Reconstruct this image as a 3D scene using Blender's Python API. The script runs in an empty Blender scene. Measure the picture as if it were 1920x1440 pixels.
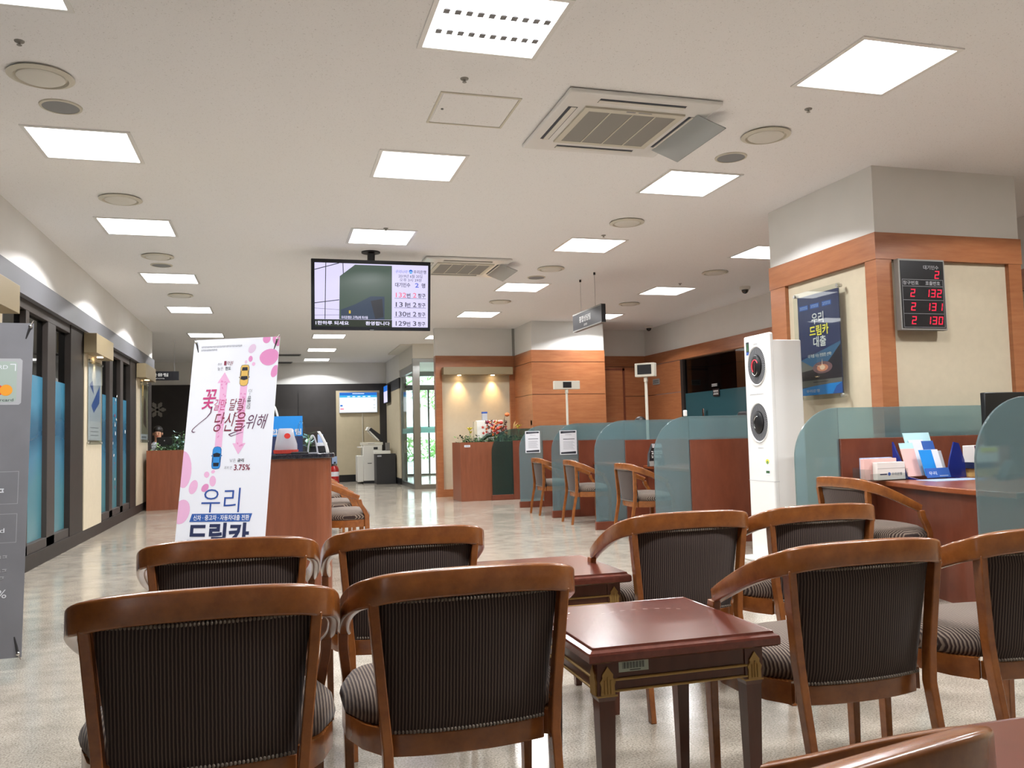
import bpy, bmesh, math, random
from mathutils import Vector, Matrix
random.seed(7)
PI = math.pi
sc = bpy.context.scene
COL = sc.collection

# ------------------------------------------------------------------ camera, world, exposure
CAM_H, CEIL = 1.07, 3.07
def make_camera():
    pitch, yaw, roll = math.radians(3.53327), math.radians(15.88979), math.radians(-1.42797)
    fw = Vector((math.sin(yaw) * math.cos(pitch), math.cos(yaw) * math.cos(pitch), math.sin(pitch)))
    r0 = Vector((math.cos(yaw), -math.sin(yaw), 0)); u0 = r0.cross(fw)
    r = r0 * math.cos(roll) + u0 * math.sin(roll)
    u = -r0 * math.sin(roll) + u0 * math.cos(roll)
    cam = bpy.data.cameras.new('camera'); o = bpy.data.objects.new('camera', cam); COL.objects.link(o)
    o.matrix_world = Matrix(((r.x, u.x, -fw.x, 0), (r.y, u.y, -fw.y, 0), (r.z, u.z, -fw.z, CAM_H), (0, 0, 0, 1)))
    cam.sensor_width = 36; cam.lens = 1575.92 * 36 / 1920; cam.clip_start = 0.05; cam.clip_end = 300
    sc.camera = o
make_camera()
sc.view_settings.view_transform = 'Standard'; sc.view_settings.look = 'None'
sc.view_settings.gamma = 1; sc.view_settings.use_curve_mapping = False
sc.view_settings.exposure = 0.12
w = bpy.data.worlds.new('world'); sc.world = w; w.use_nodes = True
bg = w.node_tree.nodes['Background']; bg.inputs[0].default_value = (.86, .94, 1, 1); bg.inputs[1].default_value = 4.5
sun = bpy.data.lights.new('sun', 'SUN'); sun.energy = 5; sun.angle = .02; sun.color = (1, .96, .9)
so = bpy.data.objects.new('sun', sun); COL.objects.link(so); so.location = (6, 30, 12); so.rotation_euler = (math.radians(-48), math.radians(12), 0)
LAMP_W, LAMP_SPREAD = 12.2, 120     # power and louvre cut-off of every ceiling light
LAMP_C, WASH_W = (.975, .985, 1), 92.0

# ------------------------------------------------------------------ materials
MAT = {}
def lin(c):
    if isinstance(c, str):
        c = [int(c[i:i + 2], 16) / 255 for i in (0, 2, 4)]
        return tuple(v / 12.92 if v < .04045 else ((v + .055) / 1.055) ** 2.4 for v in c)
    return tuple(c)
def base(name):
    m = bpy.data.materials.new(name); m.use_nodes = True; MAT[name] = m
    return m, m.node_tree.nodes, m.node_tree.links, m.node_tree.nodes['Principled BSDF']
def plain(name, c, rough=.5, metal=0, coat=0, noise=0, nscale=30, bump=0, spec=.5):
    m, N, L, b = base(name); c = lin(c)
    b.inputs['Base Color'].default_value = (*c, 1); b.inputs['Roughness'].default_value = rough
    b.inputs['Metallic'].default_value = metal; b.inputs['Coat Weight'].default_value = coat
    b.inputs['Specular IOR Level'].default_value = spec
    if noise or bump:
        tc = N.new('ShaderNodeTexCoord'); n = N.new('ShaderNodeTexNoise'); n.inputs['Scale'].default_value = nscale
        n.inputs['Detail'].default_value = 4; L.new(tc.outputs['Object'], n.inputs['Vector'])
        if noise:
            r = N.new('ShaderNodeValToRGB'); r.color_ramp.elements[0].position = .3; r.color_ramp.elements[1].position = .7
            r.color_ramp.elements[0].color = (*[v * (1 - noise) for v in c], 1); r.color_ramp.elements[1].color = (*[min(1, v * (1 + noise)) for v in c], 1)
            L.new(n.outputs['Fac'], r.inputs['Fac']); L.new(r.outputs['Color'], b.inputs['Base Color'])
        if bump:
            bp = N.new('ShaderNodeBump'); bp.inputs['Strength'].default_value = bump; bp.inputs['Distance'].default_value = .004
            L.new(n.outputs['Fac'], bp.inputs['Height']); L.new(bp.outputs['Normal'], b.inputs['Normal'])
    return m
def wood(name, c1, c2, rough=.3, coat=.3, stretch=(1.2, 14, 14), scale=2.2):
    m, N, L, b = base(name)
    tc = N.new('ShaderNodeTexCoord'); mp = N.new('ShaderNodeMapping'); mp.inputs['Scale'].default_value = stretch
    n = N.new('ShaderNodeTexNoise'); n.inputs['Scale'].default_value = scale; n.inputs['Detail'].default_value = 6; n.inputs['Roughness'].default_value = .65
    r = N.new('ShaderNodeValToRGB'); r.color_ramp.elements[0].position = .3; r.color_ramp.elements[1].position = .72
    r.color_ramp.elements[0].color = (*lin(c1), 1); r.color_ramp.elements[1].color = (*lin(c2), 1)
    L.new(tc.outputs['Object'], mp.inputs['Vector']); L.new(mp.outputs['Vector'], n.inputs['Vector'])
    L.new(n.outputs['Fac'], r.inputs['Fac']); L.new(r.outputs['Color'], b.inputs['Base Color'])
    b.inputs['Roughness'].default_value = rough; b.inputs['Coat Weight'].default_value = coat; b.inputs['Coat Roughness'].default_value = .18
    return m
def emit(name, c, s):
    m, N, L, b = base(name); c = lin(c)
    b.inputs['Base Color'].default_value = (0, 0, 0, 1) ; b.inputs['Emission Color'].default_value = (*c, 1); b.inputs['Emission Strength'].default_value = s
    b.inputs['Roughness'].default_value = .4
    return m
def sheen(N, L):
    lw = N.new('ShaderNodeLayerWeight'); lw.inputs[0].default_value = .5
    p = N.new('ShaderNodeMath'); p.operation = 'POWER'; p.inputs[1].default_value = 4; L.new(lw.outputs['Facing'], p.inputs[0])
    q = N.new('ShaderNodeMath'); q.operation = 'MULTIPLY_ADD'; q.inputs[1].default_value = .5; q.inputs[2].default_value = .04; L.new(p.outputs[0], q.inputs[0])
    return q.outputs[0]
def clear_glass(name, tint, gloss=.08, rough=.02):
    m, N, L, b = base(name); N.remove(b)
    t = N.new('ShaderNodeBsdfTransparent'); t.inputs[0].default_value = (*lin(tint), 1)
    g = N.new('ShaderNodeBsdfGlossy'); g.inputs['Roughness'].default_value = rough
    mx = N.new('ShaderNodeMixShader'); L.new(sheen(N, L), mx.inputs[0]); L.new(t.outputs[0], mx.inputs[1]); L.new(g.outputs[0], mx.inputs[2])
    L.new(mx.outputs[0], N['Material Output'].inputs['Surface'])
    return m
def frosted(name, c, clear=.45, rough=.22, tint=None, gl=.12):
    """frosted film glass: part diffuse, part blurred see-through, faint sheen"""
    m, N, L, b = base(name); N.remove(b); c = lin(c); tint = lin(tint) if tint else c
    d = N.new('ShaderNodeBsdfDiffuse'); d.inputs[0].default_value = (*c, 1)
    tl = N.new('ShaderNodeBsdfTranslucent'); tl.inputs[0].default_value = (*c, 1)
    m1 = N.new('ShaderNodeMixShader'); m1.inputs[0].default_value = .35; L.new(d.outputs[0], m1.inputs[1]); L.new(tl.outputs[0], m1.inputs[2])
    rf = N.new('ShaderNodeBsdfRefraction'); rf.inputs['Color'].default_value = (*tint, 1); rf.inputs['Roughness'].default_value = rough; rf.inputs['IOR'].default_value = 1.12
    m2 = N.new('ShaderNodeMixShader'); m2.inputs[0].default_value = clear; L.new(m1.outputs[0], m2.inputs[1]); L.new(rf.outputs[0], m2.inputs[2])
    g = N.new('ShaderNodeBsdfGlossy'); g.inputs['Roughness'].default_value = gl
    m3 = N.new('ShaderNodeMixShader'); L.new(sheen(N, L), m3.inputs[0]); L.new(m2.outputs[0], m3.inputs[1]); L.new(g.outputs[0], m3.inputs[2])
    L.new(m3.outputs[0], N['Material Output'].inputs['Surface'])
    return m
def stripes(name, dark, light, period=.0075, duty=.36):
    m, N, L, b = base(name)
    tc = N.new('ShaderNodeTexCoord'); sx = N.new('ShaderNodeSeparateXYZ'); L.new(tc.outputs['Object'], sx.inputs[0])
    nz = N.new('ShaderNodeTexNoise'); nz.inputs['Scale'].default_value = 60; L.new(tc.outputs['Object'], nz.inputs['Vector'])
    jit = N.new('ShaderNodeMath'); jit.operation = 'MULTIPLY_ADD'; jit.inputs[1].default_value = .0016; L.new(nz.outputs['Fac'], jit.inputs[0]); L.new(sx.outputs['X'], jit.inputs[2])
    dv = N.new('ShaderNodeMath'); dv.operation = 'DIVIDE'; dv.inputs[1].default_value = period; L.new(jit.outputs[0], dv.inputs[0])
    fr = N.new('ShaderNodeMath'); fr.operation = 'FRACT'; L.new(dv.outputs[0], fr.inputs[0])
    r = N.new('ShaderNodeValToRGB'); e = r.color_ramp.elements
    e[0].position = duty - .12; e[0].color = (*lin(light), 1); e[1].position = duty + .12; e[1].color = (*lin(dark), 1)
    x = e.new(.94); x.color = (*lin(dark), 1); x = e.new(1.0); x.color = (*lin(light), 1)
    L.new(fr.outputs[0], r.inputs['Fac']); L.new(r.outputs['Color'], b.inputs['Base Color'])
    bp = N.new('ShaderNodeBump'); bp.inputs['Strength'].default_value = .5; bp.inputs['Distance'].default_value = .0015
    L.new(r.outputs['Color'], bp.inputs['Height']); L.new(bp.outputs['Normal'], b.inputs['Normal'])
    b.inputs['Roughness'].default_value = .85; b.inputs['Sheen Weight'].default_value = .15; b.inputs['Specular IOR Level'].default_value = .2
    return m

def floor_mat():
    m, N, L, b = base('terrazzo')
    tc = N.new('ShaderNodeTexCoord')
    n1 = N.new('ShaderNodeTexNoise'); n1.inputs['Scale'].default_value = 150; n1.inputs['Detail'].default_value = 4
    n2 = N.new('ShaderNodeTexNoise'); n2.inputs['Scale'].default_value = 7; n2.inputs['Detail'].default_value = 5
    n3 = N.new('ShaderNodeTexNoise'); n3.inputs['Scale'].default_value = 1.1; n3.inputs['Detail'].default_value = 2
    for n in (n1, n2, n3): L.new(tc.outputs['Object'], n.inputs['Vector'])
    r1 = N.new('ShaderNodeValToRGB'); e = r1.color_ramp.elements
    e[0].position = .34; e[0].color = (*lin('877f73'), 1); e[1].position = .54; e[1].color = (*lin('b2aa9e'), 1)
    x = e.new(.72); x.color = (*lin('c0b8ac'), 1)
    r2 = N.new('ShaderNodeValToRGB'); r2.color_ramp.elements[0].position = .3; r2.color_ramp.elements[1].position = .7; r2.color_ramp.elements[0].color = (.74, .725, .70, 1); r2.color_ramp.elements[1].color = (1.03, 1.02, 1.0, 1)
    mx = N.new('ShaderNodeMixRGB'); mx.blend_type = 'MULTIPLY'; mx.inputs[0].default_value = 1
    L.new(n1.outputs['Fac'], r1.inputs['Fac']); L.new(n2.outputs['Fac'], r2.inputs['Fac'])
    L.new(r1.outputs['Color'], mx.inputs[1]); L.new(r2.outputs['Color'], mx.inputs[2]); L.new(mx.outputs[0], b.inputs['Base Color'])
    rr = N.new('ShaderNodeMapRange'); rr.inputs[1].default_value = .3; rr.inputs[2].default_value = .7; rr.inputs[3].default_value = .10; rr.inputs[4].default_value = .2
    L.new(n3.outputs['Fac'], rr.inputs[0]); L.new(rr.outputs[0], b.inputs['Roughness'])
    bp = N.new('ShaderNodeBump'); bp.inputs['Strength'].default_value = .05; bp.inputs['Distance'].default_value = .01
    L.new(n2.outputs['Fac'], bp.inputs['Height']); L.new(bp.outputs['Normal'], b.inputs['Normal'])
    b.inputs['Specular IOR Level'].default_value = .6
def ceiling_mat():
    m, N, L, b = base('ceiling_white')
    tc = N.new('ShaderNodeTexCoord')
    n1 = N.new('ShaderNodeTexNoise'); n1.inputs['Scale'].default_value = 120; n1.inputs['Detail'].default_value = 3
    L.new(tc.outputs['Object'], n1.inputs['Vector'])
    r1 = N.new('ShaderNodeValToRGB'); e = r1.color_ramp.elements
    e[0].position = .26; e[0].color = (.56, .55, .54, 1); e[1].position = .37; e[1].color = (.86, .86, .865, 1)
    L.new(n1.outputs['Fac'], r1.inputs['Fac']); L.new(r1.outputs['Color'], b.inputs['Base Color'])
    bp = N.new('ShaderNodeBump'); bp.inputs['Strength'].default_value = .25; bp.inputs['Distance'].default_value = .004
    L.new(n1.outputs['Fac'], bp.inputs['Height']); L.new(bp.outputs['Normal'], b.inputs['Normal'])
    b.inputs['Roughness'].default_value = .95; b.inputs['Specular IOR Level'].default_value = .1
def film_mat():
    """blue landscape film on the lower storefront glass (horizon bands printed on the film)"""
    m, N, L, b = base('blue_film')
    tc = N.new('ShaderNodeTexCoord'); sx = N.new('ShaderNodeSeparateXYZ'); L.new(tc.outputs['Object'], sx.inputs[0])
    nz = N.new('ShaderNodeTexNoise'); nz.inputs['Scale'].default_value = 2.2; L.new(tc.outputs['Object'], nz.inputs['Vector'])
    ad = N.new('ShaderNodeMath'); ad.operation = 'MULTIPLY_ADD'; ad.inputs[1].default_value = .35; L.new(nz.outputs['Fac'], ad.inputs[0]); L.new(sx.outputs['Z'], ad.inputs[2])
    r = N.new('ShaderNodeValToRGB'); e = r.color_ramp.elements
    mr = N.new('ShaderNodeMapRange'); mr.inputs[1].default_value = .1; mr.inputs[2].default_value = 2.1; L.new(ad.outputs[0], mr.inputs[0]); L.new(mr.outputs[0], r.inputs['Fac'])
    e[0].position = 0; e[0].color = (*lin('4f7f86'), 1); e[1].position = .38; e[1].color = (*lin('4a8290'), 1)
    for p, c in ((.5, '417c98'), (.62, '2a5a79'), (.70, '2f6380'), (.80, '4082a0'), (1, '4285a6')):
        x = e.new(p); x.color = (*lin(c), 1)
    L.new(r.outputs['Color'], b.inputs['Base Color']); b.inputs['Roughness'].default_value = .25
floor_mat(); ceiling_mat(); film_mat()
plain('white_wall', (.74, .735, .71), .9, noise=.02, nscale=3)
plain('dark_band', '6f6f74', .6)
plain('espresso', '302a27', .55, noise=.1, nscale=8, spec=.25)
plain('espresso_panel', '2e2b2a', .6, noise=.1, nscale=5)
plain('frame_dark', '3f3936', .55, spec=.3)
plain('cream', '@'.replace('@', 'c3b79f'), .85, noise=.03, nscale=14, bump=.1)
plain('cream_dark', 'a59b82', .85, noise=.04, nscale=10)
plain('beige_wall', 'b9ad92', .9, noise=.03, nscale=8)
plain('lamp_box', '8e7f62', .55)
wood('wall_wood', '965a38', 'ab7048', .35, .15, (1, 1, 9), 3.0)
wood('counter_wood', '683423', '79412d', .35, .2, (3, 3, 1), 4)
wood('red_wood', '7b442c', '8a5036', .35, .2, (9, 9, 1), 2.5)
wood('chair_wood', '7c4521', '995d2b', .26, .5, (2, 2, 2), 9)
wood('chair_wood_bright', '8f4817', 'b06426', .24, .5, (2, 2, 2), 9)
wood('table_wood', '5a2a20', '6b362a', .22, .6, (9, 1.2, 9), 5)
wood('table_leg_wood', '502819', '5e3120', .3, .4, (9, 9, 1), 5)
wood('desk_wood', '7c3c20', '91502a', .28, .3, (1, 8, 8), 3)
stripes('stripe_back_shaded', '302525', '675950', .0078, .33)  # chair cloth with the shade on the backs put into its colours
stripes('stripe_seat_lit', '392b28', '87786a', .0078, .42)  # same cloth, lighter: light from above put into the seat colours
plain('beads', '776b5f', .6)
plain('gold', 'b08f55', .45, .35)
plain('white_plastic', 'e6e6e4', .3, coat=.3)
plain('white_paint', 'd9d7cf', .5)
plain('offwhite', 'cfcbbd', .5)
plain('grille_grey', '8f8d88', .7)
plain('slot_dark', '2e3542', .5)
plain('mid_grey', '85868a', .6)
plain('speaker_grey', '8b8d8f', .75)
plain('black', '121214', .35)
plain('soft_black', '1b1b1e', .6)
plain('tv_black', '16181d', .3)
plain('charcoal', '2b2a2b', .5)
plain('chrome', 'c8c8c8', .18, 1)
plain('steel', '9d9f9d', .28, 1)
plain('granite', '23242c', .12, coat=.5, noise=.3, nscale=60)
plain('paper', 'dcdee4', .8)
plain('paper_warm', 'e2dcd6', .8)
plain('ink', '2b2d36', .8)
plain('ink_grey', '8e9099', .8)
plain('navy', '1f2a52', .7)
plain('royal', '2c5aa8', .6)
plain('title_blue', '2a4f9c', .7)
plain('pink', 'dd8fc2', .8); plain('pink_light', 'e6b3d8', .8); plain('pink_pale', 'dcc3dd', .8); plain('magenta', 'c23c7c', .7); plain('plum', '5e2a50', .7); plain('wine', '7e2440', .7)
plain('banner_white', 'e7eaf4', .7); plain('card_white', 'c6cdd9', .6)
plain('car_yellow', 'e0b75c', .5); plain('car_blue', '2f8ad6', .5); plain('car_glass', '2a2c36', .3); plain('car_blue_dark', '1f5fa3', .5)
plain('card_grey', '77777c', .7, noise=.12, nscale=3)
plain('card_green', 'a2b0a8', .5); plain('mc_red', 'd8352d', .5); plain('mc_orange', 'e69a2d', .5); plain('light_grey_print', 'a9aaae', .7)
plain('sky_blue', '1687d8', .5); plain('poster_navy', '27305a', .4); plain('poster_mid', '3d6487', .4); plain('poster_dark', '2b2530', .4); plain('sunset', 'd98a6a', .5); plain('sunset_dim', '7d5a5e', .5); plain('sunset_core', 'f6d3b4', .5); plain('yellow_print', 'e8dc4a', .6); plain('poster_grey', '6d6a66', .5)
plain('acrylic_blue', '232f7a', .15, coat=.5)
plain('pastel_teal', 'b7dfe4', .6); plain('pastel_pink', 'e6b9b2', .6); plain('grey_blue', '9aaed0', .6)
plain('leaf', '2f5a33', .5, noise=.35, nscale=25); plain('leaf_light', '6d9455', .5); plain('leaf_dark', '1f3324', .6)
plain('yellow_petal', 'e3cf45', .5); plain('red_petal', 'b8392c', .5); plain('orange_petal', 'd9703a', .5); plain('dry_brown', '5b4030', .7); plain('tan_leaf', 'c9a468', .6)
plain('fire_red', 'a8201c', .3, coat=.4)
plain('skin', 'c99779', .5); plain('hair', '17120f', .5); plain('shirt', 'b9bcc4', .8); plain('suit', '23252e', .8)
plain('pavement', '#b8bdbb'[1:], .8, noise=.1, nscale=4); plain('shrub', '8fbd74', .7, noise=.3, nscale=8)
plain('sign_dark', '3c3c40', .4); plain('sign_black', '17181c', .35); plain('sign_text', 'd9d9d6', .5)
plain('label_sage', 'b4bfb0', .6)
plain('lens_black', '0b0b0d', .1, coat=.6)
emit('lamp_panel', (1, .985, .96), 5.0)
emit('warm_lamp', (1, .72, .4), 30)
emit('screen_lav', 'dcd6fb', 1.0); emit('screen_white', 'f2fbff', 1.1); emit('screen_blue', '1f6fd0', 1.0); emit('screen_cyan', '39b4ea', 1.0)
emit('screen_green', '52645a', .75); emit('screen_olive', '2e372c', .8); emit('screen_teal', '3f4f66', .7); emit('screen_text', '565468', .7); emit('screen_line', '40424a', .6)
emit('screen_pink', 'f0708f', 1.0); emit('screen_num_blue', '5a6ad0', 1.0); emit('screen_tick', 'e8e4ff', 1.1); emit('screen_dot', 'd8b93c', .9)
emit('led_red', (1, .015, .06), 1.3)
emit('aircon_red', (1, .05, .08), 1.2)
clear_glass('door_glass', 'f4f9f8'); clear_glass('shop_glass', 'aab0b0')
frosted('green_glass', '55706c', .74, .1, 'c3d8cf')
clear_glass('acrylic_clear', 'f2f5f4')
frosted('teal_glass', '98b2b8', .70, .16, 'd2e5e8')
frosted('teal_film', '3f6a72', .25, .3, '5b8d92')
frosted('door_band', '9fd0cc', .5, .3, 'c6e8e4')
frosted('flap', 'c4c8ca', .55, .1, 'e8ecee')
frosted('tissue', 'd6d6dc', .3, .4, 'e4e4e8')

# ------------------------------------------------------------------ mesh helpers
class MB:
    def __init__(s): s.bm = bmesh.new(); s.mats = []
    def _mi(s, mat):
        if mat is None: return 0
        if mat not in s.mats: s.mats.append(mat)
        return s.mats.index(mat)
    def face(s, pts, mat=None):
        f = s.bm.faces.new([s.bm.verts.new(p) for p in pts]); f.material_index = s._mi(mat); return f
    def box(s, x0, x1, y0, y1, z0, z1, mat=None):
        v = [s.bm.verts.new((x, y, z)) for x in (x0, x1) for y in (y0, y1) for z in (z0, z1)]
        for q in ((0, 1, 3, 2), (4, 6, 7, 5), (0, 4, 5, 1), (2, 3, 7, 6), (0, 2, 6, 4), (1, 5, 7, 3)):
            s.bm.faces.new([v[i] for i in q]).material_index = s._mi(mat)
        return s
    def prism(s, pts, lo, hi, axis='z', mat=None):
        """extrude a 2D outline along an axis; the outline is in the two other axes"""
        def P(a, b, c): return {'z': (a, b, c), 'y': (a, c, b), 'x': (c, a, b)}[axis]
        A = [s.bm.verts.new(P(a, b, lo)) for a, b in pts]; B = [s.bm.verts.new(P(a, b, hi)) for a, b in pts]
        n = len(pts); fs = [s.bm.faces.new(A[::-1]), s.bm.faces.new(B)]
        for i in range(n): fs.append(s.bm.faces.new([A[i], A[(i + 1) % n], B[(i + 1) % n], B[i]]))
        for f in fs: f.material_index = s._mi(mat)
        return s
    def sweep(s, rings, closed=False, cap=True, mat=None):
        R = [[s.bm.verts.new(p) for p in ring] for ring in rings]; n = len(R[0]); mi = s._mi(mat)
        for i in range(len(R) if closed else len(R) - 1):
            a, b = R[i], R[(i + 1) % len(R)]
            for k in range(n): s.bm.faces.new([a[k], a[(k + 1) % n], b[(k + 1) % n], b[k]]).material_index = mi
        if cap and not closed:
            s.bm.faces.new(R[0][::-1]).material_index = mi; s.bm.faces.new(R[-1]).material_index = mi
        return s
    def tube(s, pts, r, n=8, mat=None):
        pts = [Vector(p) for p in pts]; rr = r if isinstance(r, (list, tuple)) else [r] * len(pts); rings = []
        for i, p in enumerate(pts):
            t = (pts[min(i + 1, len(pts) - 1)] - pts[max(i - 1, 0)]).normalized()
            a = t.cross(Vector((0, 0, 1)) if abs(t.z) < .95 else Vector((1, 0, 0))).normalized(); b = t.cross(a)
            rings.append([p + (a * math.cos(2 * PI * k / n) + b * math.sin(2 * PI * k / n)) * rr[i] for k in range(n)])
        return s.sweep(rings, mat=mat)
    def lathe(s, prof, n=24, c=(0, 0, 0), mat=None, sx=1, sy=1):
        """profile [(radius, z)] around z"""
        rings = [[(c[0] + r * sx * math.cos(2 * PI * k / n), c[1] + r * sy * math.sin(2 * PI * k / n), c[2] + z) for k in range(n)] for r, z in prof]
        return s.sweep(rings, mat=mat)
    def blob(s, c, rx, ry, rz, n=12, m=8, mat=None):
        prof = [(max(1e-4, math.sin(PI * i / m)), -math.cos(PI * i / m)) for i in range(m + 1)]
        rings = [[(c[0] + rx * r * math.cos(2 * PI * k / n), c[1] + ry * r * math.sin(2 * PI * k / n), c[2] + rz * z) for k in range(n)] for r, z in prof]
        return s.sweep(rings, mat=mat)
    def build(s, name, mat=None, parent=None, bevel=0, smooth=None, seg=2, keep=False):
        bmesh.ops.recalc_face_normals(s.bm, faces=s.bm.faces[:])
        me = bpy.data.meshes.new(name); s.bm.to_mesh(me); s.bm.free()
        for k in (s.mats or [mat]): me.materials.append(MAT[k])
        if smooth is not None:
            me.polygons.foreach_set('use_smooth', [True] * len(me.polygons))
            me.set_sharp_from_angle(angle=math.radians(smooth))
        o = bpy.data.objects.new(name, me); COL.objects.link(o)
        if parent: o.parent = parent
        if bevel:
            b = o.modifiers.new('bevel', 'BEVEL'); b.width = bevel; b.segments = seg; b.limit_method = 'ANGLE'; b.angle_limit = .7
            me.polygons.foreach_set('use_smooth', [True] * len(me.polygons)); me.set_sharp_from_angle(angle=math.radians(40))
        return o
def box(name, mat, dims, parent=None, bevel=0): return MB().box(*dims).build(name, mat, parent, bevel)
def tag(o, label, cat, group=None, kind=None):
    o['label'] = label; o['category'] = cat
    if group: o['group'] = group
    if kind: o['kind'] = kind
    return o
def struct(o, label=None):
    o['kind'] = 'structure'
    if label: o['label'] = label
    return o
def thing(name, label, cat, loc=(0, 0, 0), rz=0, group=None, mtx=None):
    o = bpy.data.objects.new(name, None); COL.objects.link(o); o.empty_display_size = .1
    if mtx: o.matrix_world = mtx
    else: o.location = loc; o.rotation_euler = (0, 0, rz)
    return tag(o, label, cat, group)
def dup(root, loc, rz, label, group=None):
    r = root.copy(); COL.objects.link(r); r.location = loc; r.rotation_euler = (0, 0, rz); r['label'] = label
    if group: r['group'] = group
    for ch in list(root.children):
        c = ch.copy(); COL.objects.link(c); c.parent = r
        for g in list(ch.children):
            d = g.copy(); COL.objects.link(d); d.parent = c
    return r
def frame_mtx(o, right, up):
    """local x = right, y = up, z = towards the viewer of a flat sign"""
    r = Vector(right).normalized(); u = Vector(up); u = (u - r * u.dot(r)).normalized(); n = r.cross(u)
    return Matrix(((r.x, u.x, n.x, o[0]), (r.y, u.y, n.y, o[1]), (r.z, u.z, n.z, o[2]), (0, 0, 0, 1)))
_cache = {}
def glyphs(txt, bold, res, shear=0):
    key = (txt, bold, res, shear)
    if key in _cache: return _cache[key]
    cu = bpy.data.curves.new('t', 'FONT'); cu.body = txt; cu.size = 1; cu.resolution_u = res; cu.offset = bold; cu.fill_mode = 'FRONT'; cu.shear = shear
    ob = bpy.data.objects.new('t', cu); COL.objects.link(ob)
    dg = bpy.context.evaluated_depsgraph_get()
    me = bpy.data.meshes.new_from_object(ob.evaluated_get(dg))
    V = [(v.co.x, v.co.y) for v in me.vertices]; F = [tuple(p.vertices) for p in me.polygons]
    bpy.data.objects.remove(ob); bpy.data.curves.remove(cu); bpy.data.meshes.remove(me)
    _cache[key] = (V, F); return V, F
class Flat(MB):
    """printed shapes and lettering on the local XY plane of a sign"""
    z = .0006
    def poly(s, pts, mat=None, z=None):
        z = s.z if z is None else z
        return s.face([(x, y, z) for x, y in pts], mat)
    def rect(s, x0, y0, x1, y1, mat=None, z=None): return s.poly([(x0, y0), (x1, y0), (x1, y1), (x0, y1)], mat, z)
    def ell(s, x, y, a, b, rot=0, mat=None, z=None, n=20, egg=0):
        P = []
        for k in range(n):
            t = 2 * PI * k / n; u, v = a * math.cos(t) * (1 + egg * math.sin(t)), b * math.sin(t)
            P.append((x + u * math.cos(rot) - v * math.sin(rot), y + u * math.sin(rot) + v * math.cos(rot)))
        return s.poly(P, mat, z)
    def line(s, pts, w, mat=None, z=None):
        for (a, b), (w0, w1) in zip(zip(pts, pts[1:]), zip(w, w[1:]) if isinstance(w, (list, tuple)) else [(w, w)] * 99):
            d = Vector((b[0] - a[0], b[1] - a[1])).normalized(); n = Vector((-d.y, d.x))
            s.poly([(a[0] + n.x * w0 / 2, a[1] + n.y * w0 / 2), (a[0] - n.x * w0 / 2, a[1] - n.y * w0 / 2), (b[0] - n.x * w1 / 2, b[1] - n.y * w1 / 2), (b[0] + n.x * w1 / 2, b[1] + n.y * w1 / 2)], mat, z)
    def text(s, txt, x0, y0, x1, y1, mat=None, bold=0, z=None, rot=0, shear=0, res=3):
        """fit the text into the box; rot turns it about the box centre (box is given unrotated)"""
        V, F = glyphs(txt, bold, res, shear); z = s.z if z is None else z
        if not V: return
        ax, bx = min(v[0] for v in V), max(v[0] for v in V); ay, by = min(v[1] for v in V), max(v[1] for v in V)
        kx, ky = (x1 - x0) / (bx - ax), (y1 - y0) / (by - ay); cx, cy = (x0 + x1) / 2, (y0 + y1) / 2; mi = s._mi(mat); vs = []
        for v in V:
            x, y = x0 + (v[0] - ax) * kx - cx, y0 + (v[1] - ay) * ky - cy
            vs.append(s.bm.verts.new((cx + x * math.cos(rot) - y * math.sin(rot), cy + x * math.sin(rot) + y * math.cos(rot), z)))
        for f in F:
            try: s.bm.faces.new([vs[i] for i in f]).material_index = mi
            except ValueError: pass
    def strokes(s, x0, y0, x1, y1, mat=None, n=6, z=None):
        """print too small to read in the photograph: a row of short marks"""
        q = (x1 - x0) / n; h = y1 - y0
        for k in range(n):
            a = x0 + q * (k + .1); b = x0 + q * (k + .86)
            s.rect(a, y0 + h * .1 * (k % 2), b, y0 + h * .28, mat, z); s.rect(a, y0 + h * .72, b - q * .2 * (k % 3 == 0), y1, mat, z); s.rect(a + q * .5, y0 + h * .1, a + q * .68, y1 - h * .1, mat, z)
    def build(s, name, mat=None, parent=None):
        me = bpy.data.meshes.new(name); s.bm.normal_update()
        for f in s.bm.faces:
            if f.normal.z < 0: f.normal_flip()
        s.bm.to_mesh(me); s.bm.free()
        for k in (s.mats or [mat]): me.materials.append(MAT[k])
        o = bpy.data.objects.new(name, me); COL.objects.link(o); o.parent = parent
        return o
class Map(Flat):
    """Flat whose coordinates are picked on a picture crop: u right, v down, mapped to the sign's own metres"""
    def __init__(s, u0, v0, u1, v1, w, h): super().__init__(); s.m = (u0, v0, u1, v1, w, h)
    def P(s, u, v):
        u0, v0, u1, v1, w, h = s.m
        return ((u - u0) / (u1 - u0) - .5) * w, (1 - (v - v0) / (v1 - v0)) * h
    def ppoly(s, pts, mat, z=None): s.poly([s.P(*p) for p in pts], mat, z)
    def prect(s, u0, v0, u1, v1, mat, z=None): s.ppoly([(u0, v0), (u1, v0), (u1, v1), (u0, v1)], mat, z)
    def ptext(s, t, u0, v0, u1, v1, mat, **k): a, b = s.P(u0, v1), s.P(u1, v0); s.text(t, a[0], a[1], b[0], b[1], mat, **k)
    def pstrokes(s, u0, v0, u1, v1, mat, n=6): a, b = s.P(u0, v1), s.P(u1, v0); s.strokes(a[0], a[1], b[0], b[1], mat, n)
    def pline(s, pts, w, mat, z=None): s.line([s.P(*p) for p in pts], w, mat, z)
    def pell(s, u, v, a, b, rot, mat, z=None, egg=0):
        k = s.m[4] / (s.m[2] - s.m[0]); x, y = s.P(u, v); s.ell(x, y, a * k, b * k, rot, mat, z, egg=egg)

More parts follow.
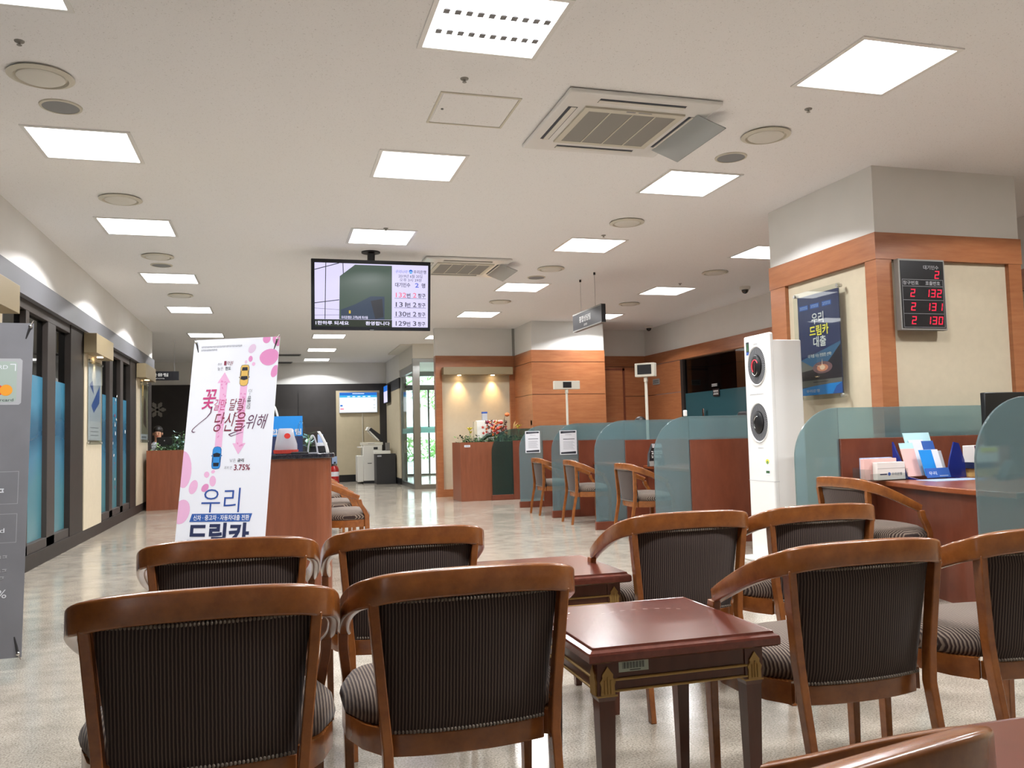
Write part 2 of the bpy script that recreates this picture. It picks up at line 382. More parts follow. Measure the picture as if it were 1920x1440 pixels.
# ------------------------------------------------------------------ structure
LX, RX, BY, HY = -2.06, 7.0, 22.04, 15.04
struct(MB().box(-6.2, 7.3, -4.2, 24.6, -.12, 0).build('floor', 'terrazzo'))
struct(MB().box(-6.2, 7.3, -4.2, 22.3, CEIL, CEIL + .12).build('ceiling', 'ceiling_white'))
# left wall: upper wall, band, pilasters, posts; glass bays between
mb = MB()
mb.box(LX - .25, LX, -4, 16, 2.57, CEIL, 'white_wall')
mb.box(LX - .25, LX - .22, -4, 8.2, 0, 2.37, 'espresso')
for y0, y1 in ((5.6, 7.45), (10.47, 11.48), (14.27, 15.48)): mb.box(LX - .2, LX, y0, y1, .13, 2.37, 'cream')
for y0, y1 in ((9.85, 10.47), (13.71, 14.27), (15.48, 16.0)): mb.box(LX - .2, LX - .01, y0, y1, 0, 2.37, 'espresso')
struct(mb.build('wall_left'))
struct(box('trim_1', 'dark_band', (LX - .25, LX + .035, -4, 16.02, 2.37, 2.57)))
struct(box('baseboard_left', 'espresso', (LX - .22, LX, -4, 16, 0, .13)))
def storefront(n, spans, posts, y0, y1):
    t = struct(thing(f'window_{n}', '', 'window')); del t['category']; t['label'] = ['storefront glazing nearest the viewer beside the grey poster stand', 'storefront glazing between the two cream pilasters of the left wall'][n - 1]
    fr = MB()
    for a, b in posts: fr.box(LX - .12, LX - .02, a, b, .13, 2.28)
    fr.box(LX - .12, LX - .02, y0, y1, 2.28, 2.37); fr.box(LX - .12, LX - .02, y0, y1, .13, .22)
    fr.build('window_frame', 'frame_dark', t, .004)
    g = MB(); f = MB()
    for a, b in spans:
        g.box(LX - .075, LX - .07, a, b, 1.74, 2.28); f.box(LX - .08, LX - .065, a, b, .22, 1.74)
    g.build('glass', 'shop_glass', t); f.build('frosted_film', 'blue_film', t)
    return t
storefront(1, [(7.55, 8.2), (8.3, 8.95), (9.25, 9.85)], [(7.45, 7.55), (8.2, 8.3), (8.95, 9.25)], 7.45, 9.85)
w2 = storefront(2, [(11.48, 12.12), (12.34, 12.93), (13.15, 13.71)], [(12.12, 12.34), (12.93, 13.15)], 11.48, 13.71)
# snow and tree stickers on the second glazing
st = Flat(); rnd = random.Random(3)
M2 = frame_mtx((LX - .055, 12.6, 0), (0, -1, 0), (0, 0, 1))
for k in range(26):
    st.ell(rnd.uniform(-.3, .32), .5 + k * .055, .012 + rnd.random() * .025, .012 + rnd.random() * .012, rnd.random() * 3, 'sign_text' if k % 3 else 'wine')
for k in range(9): st.ell(rnd.uniform(-1.0, 1.0), rnd.uniform(.75, 1.6), .03, .03, 0, 'paper')
o = st.build('window_stickers', None, None); o.matrix_world = M2
tag(o, 'white snow and red tree stickers on the glazing between the cream pilasters', 'sticker')
# the dim rooms behind the glass and the back office
mb = MB(); mb.box(-6.2, -6.0, -4, 22.2, 0, CEIL, 'white_wall'); mb.box(-6, LX - .25, 15.75, 15.95, 0, CEIL, 'beige_wall'); struct(mb.build('wall_far_left'))
mb = MB()
mb.box(-6, 2.85, BY, BY + .2, 2.52, CEIL, 'white_wall'); mb.box(-6, 2.85, BY - .02, BY + .2, 0, 2.52, 'espresso_panel')
mb.box(1.55, 2.66, BY - .05, BY, .18, 2.34, 'beige_wall'); mb.box(1.55, 2.85, BY - .06, BY, 0, .18, 'black'); mb.box(2.66, 2.85, BY - .05, BY, .18, 2.52, 'espresso_panel')
for x in (-1.6, -.5, .6): mb.box(x, x + .015, BY - .025, BY, 0, 2.3, 'black')
mb.box(-1.55, 1.2, BY - .6, BY - .1, 0, 1.12, 'charcoal'); mb.box(-1.3, 1.2, BY - .09, BY - .03, 1.12, 1.42, 'frame_dark')
struct(mb.build('wall_back'))
# side wall before the entrance (faces left)
mb = MB()
mb.box(2.84, 3.0, 19.62, BY, 2.5, CEIL, 'white_wall'); mb.box(2.83, 3.0, 19.62, BY, 2.25, 2.5, 'espresso_panel')
mb.box(2.84, 3.0, 19.62, BY, .15, 2.25, 'beige_wall'); mb.box(2.83, 3.0, 19.62, BY, 0, .15, 'black')
struct(mb.build('wall_entrance_side'))
# entrance vestibule
mb = MB()
mb.box(2.84, 4.35, 17.6, 17.72, 2.76, CEIL, 'white_paint'); mb.box(2.84, 2.92, 17.72, 19.62, 2.66, CEIL, 'white_paint')
mb.box(2.60, 2.84, 17.68, 19.7, CEIL - .03, CEIL, 'white_paint')
struct(mb.build('wall_vestibule_header'))
t = struct(thing('door_1', '', 'door')); del t['category']; t['label'] = 'steel framed glass entrance vestibule seen past the copier'
fr = MB()
fr.box(2.84, 2.99, 17.62, 17.72, 0, 2.76); fr.box(2.86, 2.96, 19.5, 19.62, 0, 2.66); fr.box(2.99, 4.35, 17.63, 17.7, 0, .1); fr.box(2.86, 2.93, 17.72, 19.5, 0, .1)
fr.box(2.86, 2.93, 17.72, 19.5, 2.5, 2.66); fr.box(2.99, 4.35, 17.63, 17.7, 2.68, 2.76)
fr.build('door_frame', 'steel', t, .004)
g = MB(); g.box(2.99, 4.35, 17.655, 17.665, .1, 2.68); g.box(2.885, 2.895, 17.72, 19.5, .1, 2.5); g.build('glass', 'door_glass', t)
b = MB(); b.box(2.99, 4.35, 17.648, 17.654, 1.18, 1.3); b.box(2.878, 2.884, 17.72, 19.5, 1.18, 1.3); b.build('frosted_band', 'door_band', t)
t = struct(thing('door_2', '', 'door')); del t['category']; t['label'] = 'outer glass street doors with long steel pull bars'
fr = MB()
fr.box(3.0, 3.12, 23.95, 24.05, 0, 2.9); fr.box(3.0, 6.2, 23.95, 24.05, 2.45, 2.6); fr.box(3.0, 6.2, 23.95, 24.05, 0, .06); fr.box(3.0, 6.2, 23.95, 24.05, 2.85, 3.0)
for x in (4.28, 5.35): fr.box(x, x + .05, 23.97, 24.03, 0, 2.45)
fr.build('door_frame', 'steel', t, .004)
MB().box(3.12, 6.2, 23.995, 24.005, .06, 2.85).build('glass', 'door_glass', t)
for x in (4.02, 4.58): MB().tube([(x, 23.9, .5), (x, 23.9, 2.15)], .022, 10).build('pull_bar', 'steel', t)
MB().box(3.12, 6.2, 23.985, 23.992, 1.22, 1.4).build('frosted_band', 'door_band', t)
mb = MB(); mb.box(3.0, 6.4, 17.8, 24.05, 2.98, 3.07, 'white_paint'); struct(mb.build('ceiling_vestibule'))
mb = MB(); mb.box(6.2, 6.4, 15.3, 24.05, 0, CEIL, 'white_wall'); mb.box(2.9, 3.05, BY, 24.0, 0, CEIL, 'beige_wall'); mb.box(6.4, 7.3, 15.24, 15.4, 0, CEIL, 'white_wall'); struct(mb.build('wall_vestibule_right'))
# alcove pillar
mb = MB()
mb.box(2.84, 4.36, HY, 15.2, 2.56, CEIL, 'white_wall'); mb.box(2.84, 4.36, HY - .01, 15.2, 2.34, 2.56, 'wall_wood')
mb.box(2.84, 2.955, HY - .01, 15.2, .13, 2.34, 'wall_wood'); mb.box(4.24, 4.36, HY - .01, 15.2, .13, 2.34, 'wall_wood'); mb.box(2.955, 4.24, HY + .05, 15.2, .13, 2.34, 'cream')
mb.box(2.83, 4.36, HY - .015, 15.2, 0, .13, 'wall_wood'); mb.box(4.36, 4.5, 15.2, 17.72, 0, CEIL, 'beige_wall')
mb.box(4.3, 4.36, HY - .03, HY, 2.56, CEIL, 'grille_grey')
struct(mb.build('wall_alcove'))
# projecting wood panelled block
mb = MB()
def panel_col(mb, x0, x1, y0, y1):
    mb.box(x0, x1, y0, y1, 2.56, CEIL, 'white_wall')
    for z0, z1 in ((2.355, 2.56), (1.785, 2.345), (.1, 1.775), (0, .095)): mb.box(x0 - .01, x1 + .01, y0 - .01, y1, z0, z1, 'wall_wood')
    mb.box(x0, x1, y0, y1, 0, 2.56, 'black')
panel_col(mb, 4.34, 5.69, 13.95, 16.5)
struct(mb.build('wall_projecting_block'))
mb = MB()
mb.box(5.69, 7.2, HY, HY + .2, 2.56, CEIL, 'white_wall')
for z0, z1 in ((2.355, 2.56), (1.785, 2.345), (0, 1.775)): mb.box(5.69, 7.0, HY - .012, HY, z0, z1, 'wall_wood')
mb.box(5.69, 7.2, HY - .004, HY + .2, 0, 2.56, 'black')
struct(mb.build('wall_recess'))
t = struct(thing('door_3', '', 'door')); del t['category']; t['label'] = 'flush wood door in the dark recess behind the tellers'
MB().box(5.72, 6.5, HY - .03, HY - .012, 0, 2.28).build('door_leaf', 'wall_wood', t, .002)
fr = MB(); fr.box(6.5, 6.54, HY - .035, HY - .012, 0, 2.32); fr.box(5.69, 6.54, HY - .035, HY - .012, 2.28, 2.32); fr.build('door_frame', 'counter_wood', t)
MB().tube([(6.42, HY - .06, 1.05), (6.42, HY - .06, 1.2)], .012).build('handle', 'steel', t)
# right wall with the dark glazed office front
mb = MB()
mb.box(RX, RX + .2, -4, HY, 2.56, CEIL, 'white_wall'); mb.box(RX - .012, RX + .2, -4, HY, 2.355, 2.56, 'wall_wood')
for z0, z1 in ((1.785, 2.345), (0, 1.775)): mb.box(RX - .012, RX + .2, 13.55, HY, z0, z1, 'wall_wood')
mb.box(RX - .012, RX + .2, 7.0, 8.2, 0, 2.345, 'wall_wood'); mb.box(RX - .012, RX + .2, -4, 7.0, 0, 2.345, 'cream')
mb.box(RX + .9, RX + 1.0, 7.0, 15.2, 0, CEIL, 'charcoal'); mb.box(RX + .2, RX + .9, 7.9, 8.0, 0, CEIL, 'charcoal'); mb.box(RX + .2, RX + .9, 13.75, 13.85, 0, CEIL, 'charcoal'); mb.box(RX + .2, RX + 1.0, 7.9, 13.85, 2.9, CEIL, 'charcoal')
struct(mb.build('wall_right'))
t = struct(thing('window_3', '', 'window')); del t['category']; t['label'] = 'dark glazed office front with teal film behind the tellers'
fr = MB(); fr.box(RX - .02, RX + .06, 13.45, 13.55, 0, 2.345); fr.box(RX - .02, RX + .06, 8.2, 8.3, 0, 2.345); fr.build('window_frame', 'espresso', t)
MB().box(RX + .02, RX + .026, 8.3, 13.45, 1.74, 2.345).build('glass', 'shop_glass', t)
MB().box(RX + .016, RX + .03, 8.3, 13.45, 0, 1.74).build('frosted_film', 'teal_film', t)
MB().box(RX - .05, RX - .03, 12.7, 12.75, 1.28, 1.45).build('handle', 'chrome', t, .004)
# big column
mb = MB(); x0, x1, y0, y1 = 4.417, 5.79, 5.322, 6.72
mb.box(x0, x1, y0, y1, 2.55, CEIL, 'white_wall'); mb.box(x0 + .03, x1 - .03, y0 + .03, y1 - .03, 0, 2.55, 'cream')
mb.box(x0 - .012, x1 + .012, y0 - .012, y1 + .012, 2.345, 2.55, 'wall_wood')
for a, b in ((x0 - .006, x0 + .135), (x1 - .12, x1 + .006)): mb.box(a, b, y0 - .006, y0 + .12, 0, 2.345, 'wall_wood'); mb.box(a, b, y1 - .22, y1 + .006, 0, 2.345, 'wall_wood')
struct(mb.build('wall_column'))
mb = MB(); mb.box(LX, 7.2, -4.2, -4, 0, CEIL, 'white_wall'); struct(mb.build('wall_behind_viewer'))
# outside
struct(MB().box(-8, 20, 24.6, 60, -.14, -.02).build('ground_outside', 'pavement'))
def shrub(name, label, c, r, n, cat, mat='shrub', size=.16, trunk=0, seed=1):
    rn = random.Random(seed); t = thing(name, label, cat, (c[0], c[1], -.02)); mb = MB()
    for _ in range(n):
        th, ph = rn.random() * 2 * PI, math.acos(rn.uniform(-1, 1)); k = rn.uniform(.6, 1)
        p = Vector((r[0] * k * math.sin(ph) * math.cos(th), r[1] * k * math.sin(ph) * math.sin(th), c[2] + r[2] * k * math.cos(ph)))
        a = Vector((rn.uniform(-1, 1), rn.uniform(-1, 1), rn.uniform(-1, 1))).normalized() * size; b = a.orthogonal().normalized() * size * .6
        mb.face([p - a, p - b * .7, p + a, p + b * .7])
    mb.build('foliage', mat, t)
    if trunk: MB().tube([(0, 0, 0), (.03, 0, c[2] * .5), (0, .05, c[2])], [trunk, trunk * .8, trunk * .5]).build('trunk', 'dry_brown', t)
    return t
shrub('street_tree', 'leafy street tree outside the glass doors', (7.4, 38, 3.6), (1.8, 1.4, 1.3), 420, 'tree', trunk=.1, seed=2)
shrub('hedge', 'low green hedge outside the glass doors', (5.4, 40, .62), (3.6, .6, .62), 520, 'hedge', seed=3)

# ------------------------------------------------------------------ ceiling fittings
def make_light():
    t = thing('ceiling_light', '', 'ceiling light', (0, 0, CEIL)); a, b = .2925, .318
    f = MB()
    for x0, x1, y0, y1 in ((-b, b, -b, -a), (-b, b, a, b), (-b, -a, -a, a), (a, b, -a, a)): f.box(x0, x1, y0, y1, -.007, 0)
    f.build('frame', 'white_plastic', t)
    MB().box(-a, a, -a, a, -.004, 0).build('diffuser', 'lamp_panel', t)
    li = bpy.data.lights.new('lamp', 'AREA'); li.shape = 'SQUARE'; li.size = .57; li.energy = LAMP_W; li.color = LAMP_C; li.spread = math.radians(LAMP_SPREAD)
    o = bpy.data.objects.new('lamp', li); COL.objects.link(o); o.parent = t; o.location = (0, 0, -.02)
    li = bpy.data.lights.new('reflector_beam', 'SPOT'); li.energy = WASH_W; li.color = LAMP_C; li.spot_size = math.radians(144); li.spot_blend = .06; li.shadow_soft_size = .08
    o = bpy.data.objects.new('reflector_beam', li); COL.objects.link(o); o.parent = t; o.location = (0, 0, -.03)
    return t
ROW = [-.6, 1.6, 3.84, 6.03, 8.25, 10.77, 13.29, 16.4, 18.9, 21.2]
ORD = ['hindmost', 'second', 'third', 'fourth', 'fifth', 'sixth', 'seventh', 'eighth', 'ninth', 'tenth']
COLS = [(-1.186, range(2, 8), 'left wall row'), (1.037, range(1, 10), 'middle row over the television'), (3.238, range(1, 8), 'row before the teller counters'), (5.385, (1, 2, 4, 5, 6), 'row over the tellers')]
proto = None
VIS = {0: range(2, 8), 1: range(2, 10), 2: range(2, 8), 3: range(4, 7)}
for ci, (x, ks, nm) in enumerate(COLS):
    for k in ks:
        vis = list(VIS[ci])
        lab = f'square white ceiling light, {["first", "second", "third", "fourth", "fifth", "sixth", "seventh", "eighth"][vis.index(k)]} from the viewer, {nm}' if k in vis else f'ceiling light out of view, {ORD[k]} of the {nm}'
        yy = 16.4 if (ci == 0 and k == 7) else ROW[k]
        if proto is None: proto = make_light(); proto.location = (x, yy, CEIL); proto['label'] = lab; proto['group'] = 'square ceiling lights'
        else: dup(proto, (x, yy, CEIL), 0, lab)
near = next(o for o in COL.objects if o.get('label', '').startswith('square white ceiling light, first') and o.location.x > 1 and o.location.x < 1.1)
for y in (-.1, .1):
    l = MB()
    for k in range(10): x = -.26 + k * .055; l.prism([(x, -.012), (x + .03, -.012), (x + .022, -.005), (x + .008, -.005)], y - .02, y + .02, 'y')
    l.box(-.26, .27, y - .002, y + .002, -.0062, -.005); l.build('louvre', 'mid_grey', near)
dup(proto, (3.55, 20.4, 2.98), 0, 'square white ceiling light inside the glass entrance vestibule')
dup(proto, (-4.2, 9.2, CEIL), 0, 'square white ceiling light in the room behind the left glazing')
def make_round():
    t = thing('air_diffuser', '', 'air vent', (0, 0, CEIL))
    MB().lathe([(.0, -.002), (.155, -.002), (.165, -.012), (.135, -.022), (.128, -.008), (.0, -.008)][1:], 32).build('ring', 'offwhite', t, smooth=50)
    MB().lathe([(.001, -.008), (.118, -.008), (.118, -.018), (.1, -.028), (.001, -.03)], 32).build('cone', 'white_paint', t, smooth=50)
    MB().lathe([(.001, -.004), (.13, -.004), (.13, -.006), (.001, -.006)], 32).build('throat', 'grille_grey', t)
    return t
RD = [(-1.19, 4.92), (-1.18, 7.31), (-1.17, 9.5), (-1.19, 11.97), (3.23, 4.9), (3.24, 7.26), (3.22, 9.48), (3.25, 11.96), (5.37, 9.39), (5.31, 11.91)]
LB = ['nearest the viewer above the left wall', 'between the first and second lights of the left row', 'just before the third light of the left row', 'just before the fourth light of the left row',
      'beside the near grey speaker above the air conditioner', 'before the middle light ahead of the column', 'beside the far grey speaker over the hanging sign', 'above the alcove plant counter', 'over the tellers nearer the column', 'over the tellers farther from the column']
p = None
for (x, y), l in zip(RD, LB):
    l = 'round white ceiling air diffuser ' + l
    if p is None: p = make_round(); p.location = (x, y, CEIL); p['label'] = l; p['group'] = 'round ceiling diffusers'
    else: dup(p, (x, y, CEIL), 0, l)
p = None
for x, y, l in ((-1.19, 5.36, 'nearer one above the left wall'), (-1.19, 9.98, 'farther one above the left wall'), (3.24, 5.37, 'nearer one beyond the air conditioner cassette'), (3.22, 10.06, 'farther one near the hanging sign')):
    l = 'round grey ceiling speaker, ' + l
    if p is None:
        p = thing('ceiling_speaker', l, 'speaker', (x, y, CEIL), 0, 'round grey ceiling speakers')
        MB().lathe([(.001, -.006), (.1, -.006), (.1, -.002), (.001, -.002)], 32).build('grille', 'speaker_grey', p)
        MB().lathe([(.1, -.0), (.1, -.009), (.114, -.007), (.116, 0)], 32).build('rim', 'offwhite', p, smooth=50)
    else: dup(p, (x, y, CEIL), 0, l)
p = None
for x, y, l in ((-1.19, 4.52, 'at the top left corner'), (1.04, 4.47, 'between the nearest middle light and the access panel'), (3.24, 4.44, 'below the big right light'), (1.04, 7.9, 'just before the light above the television'), (3.22, 7.8, 'just before the third light of the teller row'), (5.3, 10.2, 'over the tellers'), (1.9, 12.3, 'far off between the middle rows')):
    l = 'small metal ceiling sprinkler ' + l
    if p is None:
        p = thing('sprinkler', l, 'sprinkler', (x, y, CEIL), 0, 'ceiling sprinklers')
        MB().lathe([(.001, 0), (.024, 0), (.022, -.005), (.006, -.006), (.006, -.018), (.012, -.02), (.012, -.022), (.001, -.022)], 16).build('head', 'grille_grey', p, smooth=40)
    else: dup(p, (x, y, CEIL), 0, l)
def cassette(x, y, label, flap):
    t = thing('air_conditioner_cassette', label, 'air conditioner', (x, y, CEIL), 0, 'ceiling cassettes'); h = .495
    f = MB(); f.box(-h, h, -h, h, -.03, -.002)
    f.build('panel', 'white_plastic', t, .012)
    g = MB(); g.box(-.29, .29, -.26, .26, -.04, -.03); 
    g.build('return_grille', 'grille_grey', t)
    r = MB()
    for a, b, c, d in ((-.33, .33, -.31, -.26), (-.33, .33, .26, .30), (-.33, -.29, -.26, .26), (.29, .33, -.26, .26)): r.box(a, b, c, d, -.042, -.03)
    for x0 in (-.15, 0, .15): r.box(x0 - .004, x0 + .004, -.26, .26, -.043, -.04)
    r.build('grille_frame', 'offwhite', t)
    for vx, vy, L, hor in ((0, -.40, .28, 1), (0, .40, .28, 1), (-.40, 0, .28, 0), (.40, 0, .28, 0)):
        s = MB(); v = MB()
        if hor: s.box(vx - L, vx + L, vy - .03, vy + .03, -.0315, -.03); v.box(vx - L, vx + L, vy - .012, vy + .022, -.036, -.0315)
        else: s.box(vx - .03, vx + .03, vy - L, vy + L, -.0315, -.03); v.box(vx - .012, vx + .022, vy - L, vy + L, -.036, -.0315)
        so_ = s.build('outlet', 'slot_dark', t); v.build('vane', 'white_paint', so_)
    b = MB(); b.box(-.06, .0, -.305, -.29, -.0425, -.042); b.box(.02, .11, -.303, -.292, -.0425, -.042); b.build('maker_marks', 'mid_grey', t)
    d = MB(); d.prism([(.40, -.035), (.406, -.035), (.60, -.10), (.60, -.106), (.594, -.106)], -.33, .33, 'y')
    d.build('wind_deflector', 'flap', t)
    return t
cassette(2.15, 4.93, 'white ceiling air conditioner cassette nearer the viewer with clear wind deflector', True)
cassette(2.12, 9.52, 'white ceiling air conditioner cassette half hidden beyond the television', True)
t = thing('access_panel', 'square white ceiling access panel outlined beside the air conditioner', 'access panel', (1.19, 4.91, CEIL))
MB().box(-.225, .225, -.225, .225, -.004, 0).build('leaf', 'ceiling_white', t)
f = MB()
for a, b, c, d in ((-.245, .245, -.245, -.232), (-.245, .245, .232, .245), (-.245, -.232, -.232, .232), (.232, .245, -.232, .232)): f.box(a, b, c, d, -.006, 0)
f.build('rim', 'offwhite', t); MB().lathe([(.001, -.0), (.008, 0), (.008, -.006), (.001, -.006)], 10, (-.19, 0, -.004)).build('latch', 'mid_grey', t)
for x, y, l in ((.27, 20.0, 'dark ceiling slot vent beside the top of the white banner'), (.12, 21.95, 'smaller dark ceiling slot vent farther beyond the white banner')):
    t = thing('slot_vent', l, 'air vent', (x, y, CEIL)); MB().box(-.45, .35, -.16, .16, -.015, 0).build('frame', 'mid_grey', t); MB().box(-.42, .32, -.12, .12, -.02, -.015).build('slot', 'soft_black', t)
def dome(x, y, z, label, wall=False):
    t = thing('security_camera', label, 'camera', (x, y, z))
    MB().lathe([(.001, 0), (.075, 0), (.075, -.03), (.06, -.045), (.001, -.045)], 20).build('housing', 'white_paint', t, smooth=40)
    MB().blob((0, 0, -.045), .05, .05, .055).build('dome', 'lens_black', t, smooth=60)
dome(6.35, 10.3, CEIL, 'white dome security camera on the ceiling left of the column')
dome(6.8, 14.4, CEIL, 'small security camera far in the corner above the tellers')

# ------------------------------------------------------------------ lamps over pilasters and alcove
def spot(parent, loc, power, ang=50, col=(1, .64, .3), tilt=0, rx=0):
    li = bpy.data.lights.new('lamp', 'SPOT'); li.energy = power; li.color = col; li.spot_size = math.radians(ang); li.spot_blend = 1; li.shadow_soft_size = .025
    o = bpy.data.objects.new('lamp', li); COL.objects.link(o); o.parent = parent; o.location = loc; o.rotation_euler = (rx, tilt, 0)
def lamp_bulb(parent, x, y, z, r=.04):
    MB().lathe([(.001, 0), (r, 0), (r, -.008), (.001, -.008)], 16, (x, y, z)).build('bulb', 'warm_lamp', parent)
for y0, y1, l in ((10.42, 11.46, 'cream box wall lamp over the second pilaster beside its blue poster'), (14.22, 15.4, 'cream box wall lamp over the farthest pilaster of the left wall'), (5.6, 7.41, 'cream box wall lamp at the left edge above the grey poster stand')):
    t = thing('wall_lamp', l, 'lamp', (LX, (y0 + y1) / 2, 2.13), 0, 'box lamps on the left wall'); h = (y1 - y0) / 2
    MB().box(.001, .135, -h, h, 0, .225).build('housing', 'lamp_box', t, .004)
    lamp_bulb(t, .075, 0, .001, .035); spot(t, (.075, 0, -.02), 18, 64, tilt=math.radians(10))
t = thing('picture_light_beam', 'long brown light box above the cream alcove with two warm downlights', 'lamp', (3.6, HY - .1, 2.2))
MB().box(-.65, .65, -.1, .1, 0, .14).build('housing', 'lamp_box', t, .004)
for x in (-.33, .3): lamp_bulb(t, x, .05, .001, .035); spot(t, (x, .06, -.012), 46, 78, rx=math.radians(6))

# framed posters on the pilasters
def wall_poster(o, right, up, w, h, label, paint):
    t = thing('framed_poster', label, 'poster', mtx=frame_mtx(o, right, up))
    MB().box(-w / 2 - .04, w / 2 + .04, -.05, h + .04, .012, .02).build('acrylic_cover', 'acrylic_clear', t)
    MB().box(-w / 2, w / 2, 0, h, .002, .008).build('sheet', 'paper', t)
    f = Flat(); f.z = .0085; paint(f, w, h); f.build('print', None, t)
    m = MB()
    for x in (-w / 2 - .02, w / 2 + .02):
        for y in (-.03, h + .02): m.lathe([(.001, 0), (.014, 0), (.014, .026), (.001, .026)], 12, (x, y, 0))
    m.build('standoffs', 'chrome', t)
def blue_poster(f, w, h):
    f.rect(-w / 2, .25 * h, w / 2, h, 'card_white'); f.poly([(-w * .3, .45 * h), (-w * .1, .36 * h), (w * .35, .5 * h), (w * .4, .75 * h), (w * .1, .62 * h)], 'royal', f.z + .0004)
    f.poly([(-w * .4, .9 * h), (w * .0, .7 * h), (-w * .2, .95 * h)], 'paper', f.z + .0004); f.poly([(-w * .45, .72 * h), (-w * .1, .6 * h), (-w * .2, .78 * h)], 'title_blue', f.z + .0004)
    for k in range(3): f.rect(-w * .35, .06 * h + k * .05 * h, w * .3, .07 * h + k * .05 * h, 'ink_grey')
def brown_poster(f, w, h):
    f.rect(-w / 2, .1 * h, w / 2, h, 'cream_dark'); f.poly([(-w * .2, .3 * h), (w * .3, .2 * h), (w * .2, .7 * h), (-w * .1, .8 * h)], 'dry_brown', f.z + .0004)
    f.rect(-w * .4, .03 * h, w * .3, .06 * h, 'ink_grey')
wall_poster((LX + .004, 11.0, 1.14), (0, 1, 0), (0, 0, 1), .72, .9, 'clear framed blue and white poster on the second cream pilaster', blue_poster)
wall_poster((LX + .004, 15.0, 1.16), (0, 1, 0), (0, 0, 1), .72, .9, 'clear framed brown poster on the farthest cream pilaster', brown_poster)

# ------------------------------------------------------------------ television
def television():
    t = thing('television', 'black ceiling-hung television showing waiting numbers', 'television', mtx=frame_mtx((1.014, 8.95, 2.225), (1, 0, 0), (0, -.14, 1)))
    W, H = 1.256, .742; U = (95, 207, 1127, 818)
    MB().box(-W / 2, W / 2, 0, H, -.05, 0).build('casing', 'tv_black', t, .006)
    m = Map(*U, W, H); m.z = .001
    m.prect(124, 240, 1104, 786, 'screen_line', .0006)
    m.prect(124, 240, 786, 724, 'screen_lav'); m.prect(786, 240, 1104, 786, 'screen_lav'); m.prect(124, 728, 786, 786, 'screen_olive')
    m.ppoly([(330, 722), (335, 352), (465, 250), (784, 250), (784, 722)], 'screen_green', .0014)
    m.ppoly([(345, 722), (345, 640), (470, 590), (600, 520), (720, 520), (720, 722)], 'screen_teal', .0018)
    for a in ((124, 300, 330, 240), (124, 585, 330, 555), (218, 240, 210, 722), (362, 240, 366, 330), (124, 630, 330, 640), (124, 690, 330, 685)):
        m.pline([(a[0], a[1]), (a[2], a[3])], .008 if a[1] < 600 else .003, 'screen_line', .0018)
    m.ppoly([(600, 560), (700, 540), (712, 700), (640, 716)], 'screen_line', .002); m.prect(412, 645, 428, 672, 'screen_dot', .0022)
    m.build('screen_picture', None, t)
    m = Map(*U, W, H); m.z = .0025
    m.ptext('우리은행은 고객님께 최선을', 348, 692, 576, 718, 'screen_tick', bold=.01)
    m.ptext('한하루 되세요', 146, 738, 412, 772, 'screen_tick', bold=.02); m.ptext('환영합니다', 556, 738, 766, 772, 'screen_tick', bold=.02); m.prect(131, 742, 137, 770, 'screen_tick')
    m.ptext('우리나라', 815, 284, 922, 312, 'screen_num_blue', shear=.3); m.ptext('우리은행', 974, 282, 1086, 314, 'screen_text', bold=.01)
    m.pell(950, 296, 17, 17, 0, 'screen_blue'); m.pell(950, 301, 15, 6, 0, 'screen_lav', .003); m.pell(950, 305, 13, 5, 0, 'screen_cyan', .0035)
    m.ptext('2019년 6월 20일', 842, 322, 1053, 351, 'screen_text'); m.ptext('오후 3시 29분', 852, 356, 1048, 384, 'screen_text')
    m.ptext('대기인수', 812, 394, 946, 434, 'screen_text', bold=.02); m.ptext('2', 988, 395, 1021, 435, 'screen_num_blue', bold=.02); m.ptext('명', 1047, 396, 1078, 438, 'screen_text', bold=.02)
    for i, (n, d) in enumerate((('132', '2'), ('131', '2'), ('130', '2'), ('129', '3'))):
        v = 482 + i * 83.3; c = 'screen_pink' if i == 0 else 'screen_text'
        m.ptext(n, 818, v, 911, v + 42, c, bold=.01); m.ptext('번', 915, v + 4, 948, v + 45, 'screen_text', bold=.02); m.ptext(d, 970, v, 1001, v + 42, c, bold=.01); m.ptext('창구', 1014, v + 4, 1081, v + 44, 'screen_text', bold=.02)
        if i < 3: m.prect(806, v + 48, 1086, v + 51, 'screen_text')
    m.build('screen_lettering', None, t)
    m = MB(); m.box(-.03, .03, H * .4, H * .9, -.12, -.05); m.build('bracket', 'soft_black', t)
    m = MB(); m.tube([(.0, H * .88, -.1), (.0, H * .88 + .17, -.08)], .04, 14); m.build('pole', 'soft_black', t, smooth=40)
    m = MB(); m.box(-.02, .02, .006, .01, .0, .002); m.build('badge', 'mid_grey', t)
television()
tag(MB().lathe([(.001, 0), (.1, 0), (.1, -.012), (.001, -.012)], 20, (1.014, 8.95, CEIL)).build('ceiling_mount_plate', 'soft_black'), 'round dark plate on the ceiling above the television pole', 'mount plate')

